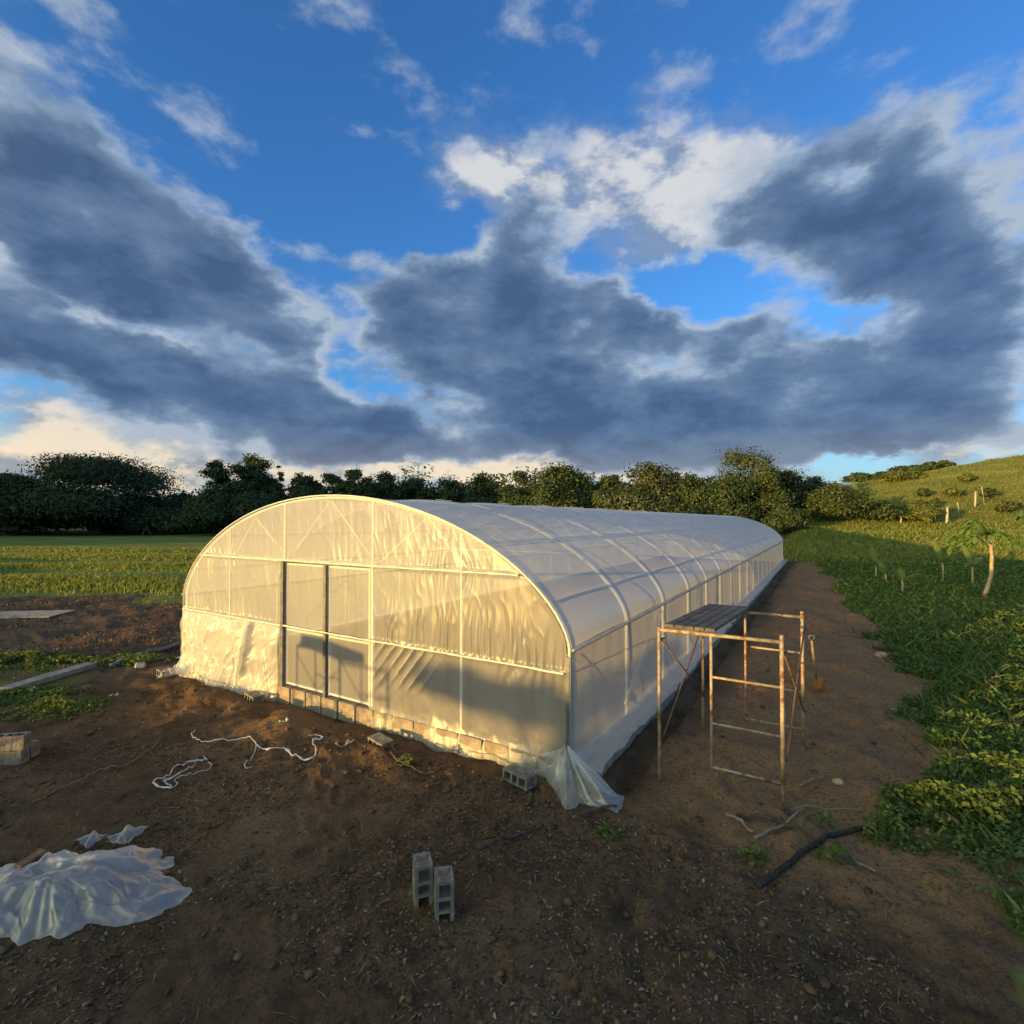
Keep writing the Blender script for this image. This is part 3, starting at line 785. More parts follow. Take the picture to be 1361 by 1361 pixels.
sc2.location = (-10.7, 3.1, gz(-10.7, 3.1)); sc2.rotation_euler = (0, 0, R(15)); sc2.scale = (1, 1, .87)
sc2['label'] = 'second scaffold standing off to the left whose shadow falls on the greenhouse door'
sca['group'] = sc2['group'] = 'steel scaffolds'

pk_ = Matrix.Rotation(R(15), 3, 'Z') @ Vector((-.38, .08, 0)) + sc2.location  # boards added out of view so the platform shadow falls as a thicker band
tag(link('board_stack', brick_mesh('board_stack', 1.7, .62, .15, MATS['plank_wood'], .01), None, (pk_.x, pk_.y, sc2.location.z + 1.985 * .87 + .077), (0, 0, R(15) + math.atan2(1.49, 1.09))), 'stack of boards on the deck of the second scaffold', 'boards')
# ------------------------------------------------------------------ loose blocks
hb = hollow_block_mesh('hollow_block', MATS['grey_block'])
GRP = 'loose hollow concrete blocks'
def lying_block(px, py, rz, label, tilt=0):
    p = on(px, py)
    # lying on its long side: the cores run level
    o = link('hollow_block', hb, None, (p[0], p[1], p[2] + .085), Euler((R(90) + tilt, 0, rz), 'XYZ'))
    tag(o, label, 'concrete block', GRP)
lying_block(228, 896, R(-40), 'grey hollow block at the far left front corner of the greenhouse')
lying_block(347, 930, R(-42), 'grey hollow block lying at the left side of the greenhouse door')
lying_block(515, 990, R(-44), 'grey hollow block on the film hem just right of the door', .06)
lying_block(697, 1040, R(-42), 'grey hollow block beside the crumpled plastic at the near corner', -.05)
for px, d, hgt, lab, rz in ((561, 4.55, 0, 'taller hollow block standing on end at the bottom edge of the picture', R(18)), (590, 4.38, 0, 'lower right hollow block of the pair standing on end in the foreground', R(12))):
    x = (px - 680.5) / FPX * d
    o = link('hollow_block', hb, None, (x, d, gz(x, d) + .15), (Matrix.Rotation(rz, 3, 'Z') @ Matrix.Rotation(R(90), 3, 'X') @ Matrix.Rotation(R(90), 3, 'Z')).to_euler())
    tag(o, lab, 'concrete block', GRP)
p = on(22, 1012)
tag(link('hollow_block', hb, None, (p[0] - .05, p[1], p[2] + .0), (0, 0, R(8))), 'lower block of the pair stacked at the left edge of the picture', 'concrete block', GRP)
tag(link('hollow_block', hb, None, (p[0] - .04, p[1] + .01, p[2] + .192), (0, 0, R(11))), 'upper block of the pair stacked at the left edge, its cores open upward', 'concrete block', GRP)
tag(link('hollow_block', hb, None, (p[0] - .1, p[1] + .2, p[2] + .0), (0, 0, R(9))), 'block tucked behind the stacked pair at the left edge of the picture', 'concrete block', GRP)

# ------------------------------------------------------------------ heap under plastic, bottom left
def heap():
    cx, cy = -3.98, 4.50
    n = 170; a = np.linspace(-1, 1, n)
    XX, YY = np.meshgrid(a, a, indexing='ij')
    X = cx + XX * 1.05; Y = cy + YY * .56
    r = np.hypot(XX, YY) + .10 * fbm(XX * 1.6, YY * 1.6, 4.0, 3)
    edge = np.clip(1 - r ** 3, 0, 1)
    rid = lambda fx, fy, o, p: (1 - np.abs(vnoise(XX * fx[0] + YY * fx[1] + .5 * vnoise(XX * 3, YY * 3, o), XX * fy[0] + YY * fy[1] + o, o))) ** p
    z = .17 * (1 - sstep(r, .25, .97)) * (1 + .5 * fbm(XX * 1.2, YY * 1.2, 2.0, 2)) + (.05 * rid((2.4, 1.0), (-.5, 1.3), 2.2, 9) + .04 * rid((1.2, -2.2), (1.1, .8), 5.1, 10) + .022 * rid((5, 3), (-1, 2.5), 7.7, 8) + .015 * rid((-4, 6), (2, 2), 9.9, 8)) * edge
    k = np.clip(np.hypot(XX, YY) / .98, .9, None)
    X = cx + XX * 1.05 / np.where(np.hypot(XX, YY) > .98, k, 1); Y = cy + YY * .56 / np.where(np.hypot(XX, YY) > .98, k, 1)
    wob = 1 + .20 * fbm(np.cos(np.arctan2(YY, XX)) * 2.2 + 5, np.sin(np.arctan2(YY, XX)) * 2.2, 6.0, 4)
    X = cx + (X - cx) * wob; Y = cy + (Y - cy) * wob
    Z = terrain(X, Y) + .02 + z
    G = np.stack([X, Y, Z], -1)
    tag(link('plastic_heap', MB().grid(G).mesh('plastic_heap', MATS['heap_film'], True)), 'heap of folded white plastic sheeting in the bottom left foreground', 'plastic sheet')
    m = brick_mesh('wood_offcut', .10, .22, .09, MATS['brick_chunk'], .012)
    hx, hy = -4.33, 4.66
    i = np.argmin((X - hx) ** 2 + (Y - hy) ** 2)
    tag(link('wood_offcut', m, None, (hx, hy, Z.ravel()[i] + .035), (.1, .05, R(-14))), 'brown wooden offcut weighing down the plastic heap', 'wood')
    # small scraps
    for (px, py, s, lab) in ((172, 1110, .17, 'small torn plastic scrap just beyond the plastic heap'), (125, 1116, .12, 'tiny clear plastic shred left of the torn scrap behind the heap')):
        c = on(px, py); m_ = 20; b = np.linspace(-.5, .5, m_)
        U, W = np.meshgrid(b, b, indexing='ij')
        gx = c[0] + (U + .25 * W) * s * 1.5; gy = c[1] + W * s * (1.2 + U)
        gzv = terrain(gx, gy) + .015 + .30 * s * np.abs(fbm(U * 3.1 + s * 9, W * 3.1, 2.2, 3)) + .25 * s * np.exp(-((U + .1) ** 2 + (W - .2) ** 2) * 18)
        tag(link('plastic_scrap', MB().grid(np.stack([gx, gy, gzv], -1)).mesh('plastic_scrap', MATS['loose_film'], True)), lab, 'plastic scrap')
heap()

# ------------------------------------------------------------------ twine, ribbon, wires, sticks, hose
def ground_curve(pxs, lift=.01, n=12, wob=0.0):
    P = np.array([on(*p)[:2] for p in pxs])
    # Catmull-Rom through the surveyed points
    Q = [2 * P[0] - P[1]] + list(P) + [2 * P[-1] - P[-2]]
    o = []
    for i in range(1, len(Q) - 2):
        for k in range(n):
            t = k / n
            o.append(.5 * ((2 * Q[i]) + (Q[i + 1] - Q[i - 1]) * t + (2 * Q[i - 1] - 5 * Q[i] + 4 * Q[i + 1] - Q[i + 2]) * t * t + (3 * Q[i] - Q[i - 1] - 3 * Q[i + 1] + Q[i + 2]) * t ** 3))
    o.append(P[-1]); o = np.array(o)
    z = terrain(o[:, 0], o[:, 1]) + lift + wob * np.abs(fbm(np.arange(len(o)) * .23, np.zeros(len(o)) + 3))
    return np.column_stack([o, z])
def ribbon_mesh(P, w):
    T = np.gradient(P[:, :2], axis=0); T /= np.linalg.norm(T, axis=1, keepdims=True) + 1e-9
    N = np.column_stack([-T[:, 1], T[:, 0]])
    tw = 1.0 * fbm(np.arange(len(P)) * .13, np.zeros(len(P)) + 1.0)
    wid = w * (.7 + .5 * fbm(np.arange(len(P)) * .2, np.zeros(len(P)) + 8))
    G = np.zeros((len(P), 3, 3))
    for j, s in enumerate((-1, 0, 1)):
        G[:, j, :2] = P[:, :2] + N * (s * wid * np.cos(tw))[:, None]
        G[:, j, 2] = P[:, 2] + .012 + s * wid * np.sin(tw) * .8 + np.abs(wid * np.sin(tw)) * .9 + (0 if s else .012)
    return G
r1 = thing('plastic_strap', 'long twisted white plastic strap lying on the dirt before the door', 'plastic strap', tuple(on(380, 1000)))
def child_world(name, mb, mat, parent, smooth=True):
    me = mb.mesh(name, mat, smooth); me.transform(Matrix.Translation(-Vector(parent.location))); return link(name, me, parent)
child_world('ribbon', MB().grid(ribbon_mesh(ground_curve([(343, 990), (358, 999), (378, 999), (392, 1006), (412, 1010), (422, 1003), (418, 992), (430, 988), (428, 983), (412, 985)], .008, 14), .020)), MATS['white_pipe'], r1)
child_world('cord', MB().tube(ground_curve([(262, 968), (258, 975), (272, 983), (300, 984), (330, 983), (343, 990), (336, 1004), (328, 1013), (330, 1019), (338, 1016)], .012, 12, .02), .006, 6), MATS['twine'], r1)
r2 = thing('plastic_strap', 'tangled loops of white plastic strap left on the dark dirt', 'plastic strap', tuple(on(240, 1028)))
child_world('ribbon', MB().grid(ribbon_mesh(ground_curve([(274, 1003), (278, 1010), (262, 1011), (240, 1022), (222, 1036), (208, 1046), (222, 1049), (232, 1050), (222, 1042)], .01, 12), .017)), MATS['white_pipe'], r2)
child_world('ribbon', MB().grid(ribbon_mesh(ground_curve([(264, 1013), (250, 1025), (236, 1033), (220, 1044)], .012, 10), .013)), MATS['white_pipe'], r2)
child_world('cord', MB().tube(ground_curve([(280, 1012), (284, 1018), (268, 1026), (246, 1034), (236, 1036), (240, 1044), (232, 1050)], .012, 10, .02), .005, 6), MATS['twine'], r2)
tag(link('wire', MB().tube(ground_curve([(48, 1064), (80, 1052), (110, 1038), (135, 1025), (165, 1017), (190, 1002), (213, 984)], .015, 10, .02), .006, 6).mesh('wire', MATS['dry_stick'], True)), 'long thin bent cane on the dirt near the left edge', 'cane')
tag(link('plastic_shred', MB().grid(ribbon_mesh(ground_curve([(447, 996), (455, 998), (466, 995), (472, 992)], .01, 8), .03)).mesh('plastic_shred', MATS['loose_film'], True)), 'short clear plastic shred right of the long strap', 'plastic scrap')
tag(link('plastic_shred', MB().grid(ribbon_mesh(ground_curve([(373, 971), (378, 972), (385, 970)], .01, 8), .03)).mesh('plastic_shred', MATS['white_pipe'], True)), 'small white plastic scrap between the door and the long strap', 'plastic scrap')
tag(link('plastic_shred', MB().grid(ribbon_mesh(ground_curve([(147, 926), (153, 924), (160, 923)], .02, 8), .03)).mesh('plastic_shred', MATS['white_pipe'], True)), 'small white scrap among the weeds left of the greenhouse', 'plastic scrap')
tag(link('stone', brick_mesh('stone', .2, .15, .12, MATS['white_paint'], .03), None, tuple(on(189, 887, .04)), (.2, .1, .5)), 'pale stone on the dirt left of the corner block', 'stone')
def stick(pxs, r0, mat, label, lift=.015, name='stick', cat='stick'):
    P = ground_curve(pxs, lift + r0, 8, .012)
    rad = np.linspace(r0, r0 * .6, len(P)) * (1 + .25 * fbm(np.arange(len(P)) * .5, np.zeros(len(P)) + r0 * 100))
    tag(link(name, MB().tube(P, rad, 7).mesh(name, MATS[mat], True)), label, cat)
stick([(636, 1131), (662, 1119), (690, 1105), (722, 1094)], .022, 'stick_bark', 'dark straight stick in front of the near corner plastic')
stick([(770, 1084), (795, 1077), (818, 1072)], .020, 'stick_bark', 'dark stick under the edge of the crumpled plastic')
stick([(962, 1087), (978, 1096), (998, 1108)], .020, 'dry_stick', 'short pale stick left of the crossed branches')
stick([(1000, 1119), (1030, 1106), (1050, 1092), (1064, 1080)], .017, 'dry_stick', 'forked pale branch slanting up to the right below the scaffold')
stick([(976, 1088), (1010, 1093), (1046, 1103), (1082, 1121)], .022, 'stick_bark', 'longer brown branch crossing under the pale one')
stick([(902, 1089), (916, 1098), (930, 1108)], .014, 'stick_bark', 'thin dark twig on the dirt left of the scaffold front leg')
stick([(1048, 1075), (1090, 1075), (1145, 1076)], .010, 'dry_stick', 'thin straw lying right of the scaffold front leg')
stick([(1060, 1046), (1075, 1041), (1092, 1037)], .014, 'dry_stick', 'short yellow straw beside the scaffold front leg')
stick([(1130, 1142), (1145, 1150), (1158, 1158)], .012, 'dry_stick', 'pale twig right of the black hose')
stick([(40 + 480, 1010), (535, 1022), (560, 1030), (580, 1032)], .012, 'stick_bark', 'thin dark root on the spoil before the film hem')
tag(link('hose', MB().tube(ground_curve([(1004, 1180), (1030, 1158), (1062, 1136), (1090, 1118), (1112, 1107), (1142, 1098)], .026, 10), .023, 10).mesh('hose', MATS['black_hose'], True)), 'thick black hose running into the weeds at bottom right', 'hose')
# plank and pole left
def ground_board(pa, pb, w, t, mat, name, label, cat):
    a, b = on(*pa), on(*pb); d = b - a; L = np.hypot(d[0], d[1])
    o = link(name, brick_mesh(name, L, w, t, MATS[mat], .01), None, tuple((a + b) / 2 + [0, 0, t / 2 + .01]), (0, -math.atan2(d[2], L), math.atan2(d[1], d[0])))
    tag(o, label, cat)
ground_board((10, 920), (124, 886), .30, .11, 'old_timber', 'timber_beam', 'weathered grey timber beam lying in the weeds at left', 'timber')
tag(link('pole', MB().tube(ground_curve([(150, 887), (175, 877), (205, 868), (240, 857)], .05, 8), .05, 8).mesh('pole', MATS['old_timber'], True)), 'grey pole running from the weeds to the greenhouse left corner', 'pole')
a = on(60, 816)
tag(link('plywood_sheet', brick_mesh('plywood_sheet', 2.4, 1.2, .03, MATS['plywood'], .005), None, (a[0] - .55, a[1] - .1, a[2] + .06), (0.02, 0, R(6))), 'flat tan plywood sheet lying on the field at the left edge', 'plywood')
# stones
def rock(px, py, s, mat, label):
    import bmesh
    bm = bmesh.new(); bmesh.ops.create_icosphere(bm, subdivisions=2, radius=s)
    for v in bm.verts:
        v.co *= 1 + .35 * float(fbm(np.array([v.co.x / s + px]), np.array([v.co.y / s]), float(v.co.z / s + 2), 2)[0]); v.co.z *= .65
    me = bpy.data.meshes.new('stone'); bm.to_mesh(me); bm.free(); me.materials.append(MATS[mat])
    tag(link('stone', me, None, tuple(on(px, py, s * .3))), label, 'stone')
rock(1170, 875, .13, 'stone_tan', 'pale orange stone on the lane beside the green lawn')
rock(1110, 1044, .06, 'stone_tan', 'small pale stone near the yellow straw right of the scaffold')
rock(1188, 940, .07, 'stone_tan', 'small grey stone on the lane edge right of the scaffold')

# shovel
def shovel():
    b = on(1084, 917)
    t = thing('shovel', 'shovel with a rust orange blade stuck upright in the lane behind the scaffold', 'shovel', tuple(b))
    n = 9; G = np.zeros((n, 9, 3))
    for i, u in enumerate(np.linspace(-1, 1, n)):
        for j, k in enumerate(np.linspace(0, 1, 9)):
            w = .15 * (1 if k > .35 else (.35 + .65 * math.sqrt(k / .35)))
            G[i, j] = (u * w, .035 * (1 - u * u) - .02 * k, .30 * k - .03)
    G2 = np.concatenate([G, G[::-1] + [0, .006, 0]])
    link('blade', MB().grid(G2).mesh('blade', MATS['rust_blade'], True), t, None, (R(8), R(-9), R(20)))
    d = np.array([-.13, -.05, 1.0]); top = d * .98
    s0 = d * .22
    link('handle', MB().tube([s0, d * .6, top], [.026, .024, .022], 8).mesh('handle', MATS['shovel_wood'], True), t)
    link('grip', MB().tube([top + (-.055, 0, .10), top + (-.05, 0, .04), top, top + (.05, 0, .04), top + (.055, 0, .10), top + (-.055, 0, .10)], .013, 7).mesh('grip', MATS['dark_steel'], True), t)
shovel()

# ------------------------------------------------------------------ vegetation
def leaves_np(P, N, size, aspect=.5, droop=.15):
    """diamond leaves folded on the midrib: centres, normals, lengths"""
    n = len(P)
    N = N / (np.linalg.norm(N, axis=1, keepdims=True) + 1e-9)
    a = rng.normal(size=(n, 3)); T = np.cross(N, a); T /= np.linalg.norm(T, axis=1, keepdims=True) + 1e-9
    B = np.cross(N, T); s = np.asarray(size).reshape(-1, 1)
    V = np.stack([P - T * s * .5, P + B * s * aspect * .5 + N * s * .06, P + T * s * .5 - N * s * droop, P - B * s * aspect * .5 + N * s * .06], 1)
    return V.reshape(-1, 3), np.arange(4 * n).reshape(n, 4)
def crown_np(shape, n_cl, per, rc, lsize, seed):
    """shape = list of (cx,cy,cz, rx,ry,rz) lobes"""
    r = np.random.default_rng(seed)
    w = np.array([l[3] * l[4] * l[5] for l in shape]) ** .7; w /= w.sum()
    k = r.choice(len(shape), n_cl, p=w)
    L = np.array(shape)[k]
    d = r.normal(size=(n_cl, 3)); d /= np.linalg.norm(d, axis=1, keepdims=True)
    d[:, 2] = np.where(d[:, 2] < -.35, -d[:, 2] * .6, d[:, 2])
    rad = r.uniform(.25, 1.0, n_cl) ** .6 * r.uniform(.82, 1.08, n_cl)
    cc = L[:, :3] + d * rad[:, None] * L[:, 3:]
    P = np.repeat(cc, per, 0); D = np.repeat(d, per, 0)
    o = np.clip(r.normal(size=P.shape), -1.5, 1.5) * rc * np.repeat(r.uniform(.6, 1.25, n_cl), per)[:, None]
    o[:, 2] *= .6
    N = D * .6 + o / rc * .25 + r.normal(size=P.shape) * .55 + [0, 0, .45]
    V, F = leaves_np(P + o, N, lsize * r.uniform(.6, 1.3, len(P)))
    return V, F, cc
def limbs(mb, base, fork, ends, r0, r):
    mb.tube([base, base * .5 + fork * .5 + np.array([r.uniform(-.15, .15), 0, 0]), fork], [r0 * 1.25, r0 * .95, r0 * .75], 9)
    for e in ends:
        m = fork * .45 + e * .55 + np.array([0, 0, -.12 * np.linalg.norm(e - fork)]) + r.normal(size=3) * .06 * np.linalg.norm(e - fork)
        mb.tube([fork - (fork - base) * .08, fork * .75 + m * .25, m, e], [r0 * .5, r0 * .42, r0 * .26, r0 * .07], 6)
def tree(label, px, d, top_py, hw_px, mat, seed, kind='round', n_cl=170, per=55, lsize=None, zb=.12, cat='tree', group=None, off=0.0, name='tree', bark='bark'):
    p = atd(px, d, off); r = np.random.default_rng(seed)
    H = CAMH + (HOR - top_py) / FPX * d - p[2]
    H = max(H, 1.3); W = hw_px / FPX * d
    ls = lsize or d * 3.7 / FPX
    n_cl = int(n_cl * (1.7 if d > 90 else 1.25 if kind == 'open' else 2.3))
    t = thing(name, label, cat, tuple(p), 0, group)
    sh = []
    if kind == 'umbrella':
        for i in range(11):
            a = r.uniform(0, 6.28); q = r.uniform(.0, .72)
            x = math.cos(a) * q * W; y = math.sin(a) * q * W
            z = H * (.93 - .40 * q * q) - H * .12
            sh.append((x, y, z, W * r.uniform(.25, .4), W * r.uniform(.25, .4), H * r.uniform(.07, .13)))
        for i in range(7):
            a = r.uniform(0, 6.28); q = r.uniform(.3, .8)
            sh.append((math.cos(a) * q * W, math.sin(a) * q * W, H * r.uniform(.32, .66), W * .36, W * .36, H * .2))
        fork = np.array([0, 0, H * .35])
    elif kind == 'bush':
        for i in range(7):
            a = r.uniform(0, 6.28); q = r.uniform(.0, .6)
            sh.append((math.cos(a) * q * W, math.sin(a) * q * W, H * r.uniform(.25, .55), W * r.uniform(.4, .6), W * r.uniform(.4, .6), H * r.uniform(.3, .42)))
        sh.append((0, 0, H * .6, W * .45, W * .45, H * .38)); fork = np.array([0, 0, H * .25])
    else:
        for i in range(9):
            a = r.uniform(0, 6.28); q = r.uniform(.15, .62); zz = r.uniform(zb + .22, .82)
            k = 1 - .45 * abs(zz - .55) / .45
            sh.append((math.cos(a) * q * W * k, math.sin(a) * q * W * k, H * zz, W * r.uniform(.3, .48) * k, W * r.uniform(.3, .48) * k, H * r.uniform(.10, .18)))
        sh.append((0, 0, H * .86, W * .33, W * .33, H * .13)); sh.append((0, 0, H * .45, W * .7, W * .7, H * .28)); sh.append((0, 0, H * .18, W * .8, W * .8, H * .2))
        fork = np.array([r.uniform(-.3, .3), 0, H * max(zb, .22)])
    V, F, cc = crown_np(sh, n_cl, per, W * .13 if kind != 'open' else W * .10, ls, seed)
    link('crown', mesh_np('crown', V, F, MATS[mat]), t)
    mb = MB(); sel = cc[r.choice(len(cc), min(26 if kind == 'open' else 14, len(cc)), replace=False)]
    limbs(mb, np.array([0, 0, -.3]), fork, sel, max(.045 * H ** .9 * .35, .05), r)
    link('trunk', mb.mesh('trunk', MATS[bark], True), t)
    return t
TB = 'trees along the far edge of the field'
tree('huge dark umbrella-shaped tree at the left edge of the field', 128, 118, 606, 112, 'leaf_dark', 11, 'umbrella', 420, 60, group=TB)
tree('dark spreading tree cut off by the left edge of the picture', 2, 112, 622, 60, 'leaf_dark', 12, 'umbrella', 240, 60, group=TB)
tree('small round dark tree left of the tall clump behind the greenhouse arch', 289, 128, 609, 26, 'leaf_dark', 13, 'round', 130, 50, group=TB)
tree('tall dark tree, highest of the clump left of the arch', 334, 132, 602, 40, 'leaf_dark', 14, 'round', 190, 55, group=TB)
tree('narrow dark tree right of the tallest tree in the left clump', 371, 130, 616, 15, 'leaf_dark', 15, 'round', 80, 45, group=TB)
tree('low dark tree directly behind the left slope of the arch', 402, 136, 627, 30, 'leaf_dark', 16, 'round', 130, 50, group=TB)
tree('pale green drooping tree above the left slope of the arch', 470, 120, 620, 34, 'leaf_mid', 17, 'round', 160, 55, group=TB)
tree('dark tree just left of the pale drooping tree', 437, 134, 625, 26, 'leaf_dark', 18, 'round', 120, 50, group=TB)
tree('lit low tree under the small round dark tree at left', 285, 112, 643, 48, 'leaf_mid', 19, 'bush', 170, 55, group=TB)
tree('lit rounded bush below the narrow tree left of the arch', 400, 110, 635, 34, 'leaf_mid', 20, 'bush', 130, 55, group=TB)
tree('dark tree above the crown of the greenhouse arch', 512, 128, 628, 38, 'leaf_dark', 21, 'round', 150, 55, group=TB)
tree('low tree right behind the arch crown', 552, 130, 633, 38, 'leaf_mid', 22, 'round', 130, 50, group=TB)
tree('low dark tree over the near end of the greenhouse roof', 594, 128, 634, 38, 'leaf_dark', 23, 'round', 140, 50, group=TB)
tree('mid green tree over the near half of the roof ridge', 640, 122, 629, 40, 'leaf_mid', 24, 'round', 150, 50, group=TB)
tree('bushy green tree left of the broad round tree behind the roof', 690, 100, 626, 40, 'leaf_mid', 25, 'round', 150, 55, group=TB)
tree('dark thicket tree at the far left between two umbrella crowns', 60, 124, 640, 60, 'leaf_dark', 26, 'bush', 170, 55, group=TB)
tree('dark thicket below the left umbrella tree toward the greenhouse', 215, 122, 664, 60, 'leaf_dark', 27, 'bush', 170, 55, group=TB)
tree('dark thicket at the foot of the left clump', 330, 116, 652, 60, 'leaf_dark', 28, 'bush', 170, 55, group=TB)
TR = 'trees behind the far end of the greenhouse'
tree('broad round dark green tree behind the middle of the roof', 742, 78, 619, 58, 'leaf_mid', 31, 'round', 260, 60, group=TR)
tree('tree with silvery speckled leaves behind the roof', 862, 62, 612, 58, 'leaf_silver', 32, 'round', 230, 45, lsize=.36, group=TR)
tree('small gap-filling tree between the broad tree and the silvery one', 805, 82, 634, 28, 'leaf_mid', 33, 'round', 120, 50, group=TR)
tree('tallest open-crowned tree beyond the end of the greenhouse', 985, 64, 588, 76, 'leaf_olive', 34, 'open', 340, 34, group=TR)
tree('dense lower tree in front of the tall open-crowned one', 965, 58, 634, 62, 'leaf_mid', 35, 'round', 240, 60, group=TR)
tree('dark leafy tree right of the tallest tree', 1046, 62, 627, 44, 'leaf_mid', 36, 'round', 190, 60, group=TR)
tree('dark tree behind the lit olive shrub at the bank', 1082, 66, 633, 34, 'leaf_mid', 37, 'round', 150, 55, group=TR)
tree('golden olive shrub with pale bare stems on the bank', 1106, 56, 641, 44, 'leaf_olive', 38, 'bush', 200, 55, group=TR)
tree('low dark bush left of the golden shrub at bank level', 1040, 53, 668, 38, 'leaf_mid', 39, 'bush', 150, 50, group=TR)
tree('low dark bush behind the far roof end', 905, 56, 668, 50, 'leaf_dark', 40, 'bush', 150, 50, group=TR)
tree('low bush in the shaded hollow right of the golden shrub', 1172, 55, 668, 34, 'leaf_mid', 41, 'bush', 130, 50, group=TR)
tree('bright green shrub at the foot of the grassy hill', 1222, 53, 664, 24, 'leaf_light', 42, 'bush', 120, 50, group=TR)
tree('small bright bush at the greenhouse end of the bank', 1026, 51, 696, 14, 'leaf_light', 43, 'bush', 60, 45, group=TR)
tree('green tree filling the dip between the silvery and the tallest tree', 918, 60, 630, 42, 'leaf_mid', 44, 'round', 170, 55, group=TR)
tree('broad green tree at the right shoulder of the tallest tree', 1018, 59, 618, 44, 'leaf_olive', 45, 'round', 180, 55, group=TR)
tree('leafy tree between the broad round tree and the silvery one', 812, 70, 628, 34, 'leaf_mid', 46, 'round', 140, 55, group=TR)
TH = 'trees on the hill crest'
for i, (px, d, tp, hw, lab) in enumerate(((1140, 92, 630, 22, 'leftmost small dark tree on the hill crest'), (1172, 90, 634, 20, 'second low tree from the left on the hill crest'),
        (1200, 94, 621, 20, 'tallest dark tree on the hill crest'), (1218, 92, 627, 16, 'small tree right of the tallest one on the crest'),
        (1237, 92, 622, 13, 'round dark tree near the right end of the crest row'), (1256, 94, 626, 13, 'last tiny tree at the right end of the crest row'))):
    tree(lab, px, d, tp, hw, 'leaf_dark' if i % 2 else 'leaf_mid', 50 + i, 'round', 90, 45, group=TH)
tree('pale green bush on the left shoulder of the hill', 1195, 76, 643, 26, 'leaf_light', 60, 'bush', 110, 45, group=TH)

for i, (px, d, tp, hw, lab) in enumerate(((1243, 60, 664, 9, 'small scrub bush left of the thin leaning post on the hill'), (1268, 64, 650, 12, 'brown scrub bush on the hill above the nearest white post'), (1228, 66, 652, 10, 'low scrub tuft on the left shoulder of the hill slope'),
        (1286, 70, 634, 10, 'scrub tuft high on the hill below the skyline'), (1312, 62, 648, 9, 'scrub bush near the right edge beside the thin post'), (1210, 58, 671, 12, 'scrub bush at the hollow edge below the hill'), (1336, 56, 668, 14, 'scrub bush on the hill at the far right edge'))):
    tree(lab, px, d, tp, hw, 'leaf_light' if i % 2 else 'leaf_olive', 70 + i, 'bush', 45, 40, group='scrub on the hill slope', cat='bush', name='bush')
# far wood that closes the horizon
def far_wood():
    r = np.random.default_rng(5); Vs, Fs, n0 = [], [], 0
    for i in range(400):
        az = r.uniform(-60, 62); d = r.uniform(150, 230)
        x, y = d * math.sin(R(az)), d * math.cos(R(az))
        if x > 60: continue
        H = r.uniform(14.5, 20) if az > -18 else r.uniform(9, 12.5); W = r.uniform(6, 10)
        V, F, _ = crown_np([(x, y, H * .5, W, W, H * .5), (x, y, H * .25, W, W, H * .3)], 34, 30, W * .22, 1.3, 900 + i)
        Vs.append(V); Fs.append(F + n0); n0 += len(V)
    tag(link('far_wood', mesh_np('far_wood', np.concatenate(Vs), np.concatenate(Fs), MATS['leaf_dark'])), 'distant unbroken line of woodland beyond the field', 'woodland', None, 'stuff')
far_wood()

# hedge of trees on the added shading bank is left bare; grass and ground cover
def scatter_blades(name, XY, hgt, wid, mat, label, lean=.35, cat='grass'):
    n = len(XY); z = terrain(XY[:, 0], XY[:, 1]) - .02
    P = np.column_stack([XY, z]); a = rng.uniform(0, 6.28, n)
    T = np.column_stack([np.cos(a), np.sin(a), np.zeros(n)]); h = np.asarray(hgt)[:, None]
    D = np.column_stack([rng.normal(size=n) * lean, rng.normal(size=n) * lean, np.ones(n)])
    w = np.asarray(wid)[:, None]
    V = np.stack([P - T * w, P + T * w, P + D * h * .6 + T * w * .7, P + D * h + D * [1, 1, 0] * h * .4], 1).reshape(-1, 3)
    F = np.arange(4 * n).reshape(n, 4)
    tag(link(name, mesh_np(name, V, F, MATS[mat])), label, cat, None, 'stuff')
def pick(n, x0, x1, y0, y1, f):
    XY = np.column_stack([rng.uniform(x0, x1, n), rng.uniform(y0, y1, n)])
    return XY[f(XY[:, 0], XY[:, 1])]
# left field
def inview(x, y, m=1.12): return np.abs(x) < m * y
def lf(x, y):
    u, v = to_gh(x, y)
    return inview(x, y) & (u < -GW - .8) & (soil_mask(x, y) < .45)
XY = pick(300000, -75, 2, 14, 62, lf)
rows = .5 + .5 * np.sin((XY[:, 1] + .10 * XY[:, 0]) * .62 + 1.5 * vnoise(XY[:, 0] * .07, XY[:, 1] * .07)); dens = .10 + .90 * rows ** 2
XY = XY[rng.random(len(XY)) < dens * np.clip(28 / XY[:, 1], .25, 1)]
XY = XY[:90000]
hh = rng.uniform(.12, .30, len(XY)) * (.5 + .9 * (.5 + .5 * np.sin((XY[:, 1] + .10 * XY[:, 0]) * .62 + 1.5 * vnoise(XY[:, 0] * .07, XY[:, 1] * .07))))
scatter_blades('field_grass', XY, hh, .010 + .0010 * XY[:, 1], 'grass_blade', 'rows of rough green grass on the left field')
# stubble on the dry strip between field and dirt
XY = pick(60000, -26, -6, 9, 24, lambda x, y: inview(x, y) & (to_gh(x, y)[0] < -GW - .5) & (soil_mask(x, y) > .4) & (y + .5 * x > 4) & (fbm(x * .5, y * .5, 6.1) > -.25))[:14000]
scatter_blades('stubble', XY, rng.uniform(.03, .10, len(XY)), np.full(len(XY), .009), 'litter', 'dry stubble on the bare strip left of the greenhouse')
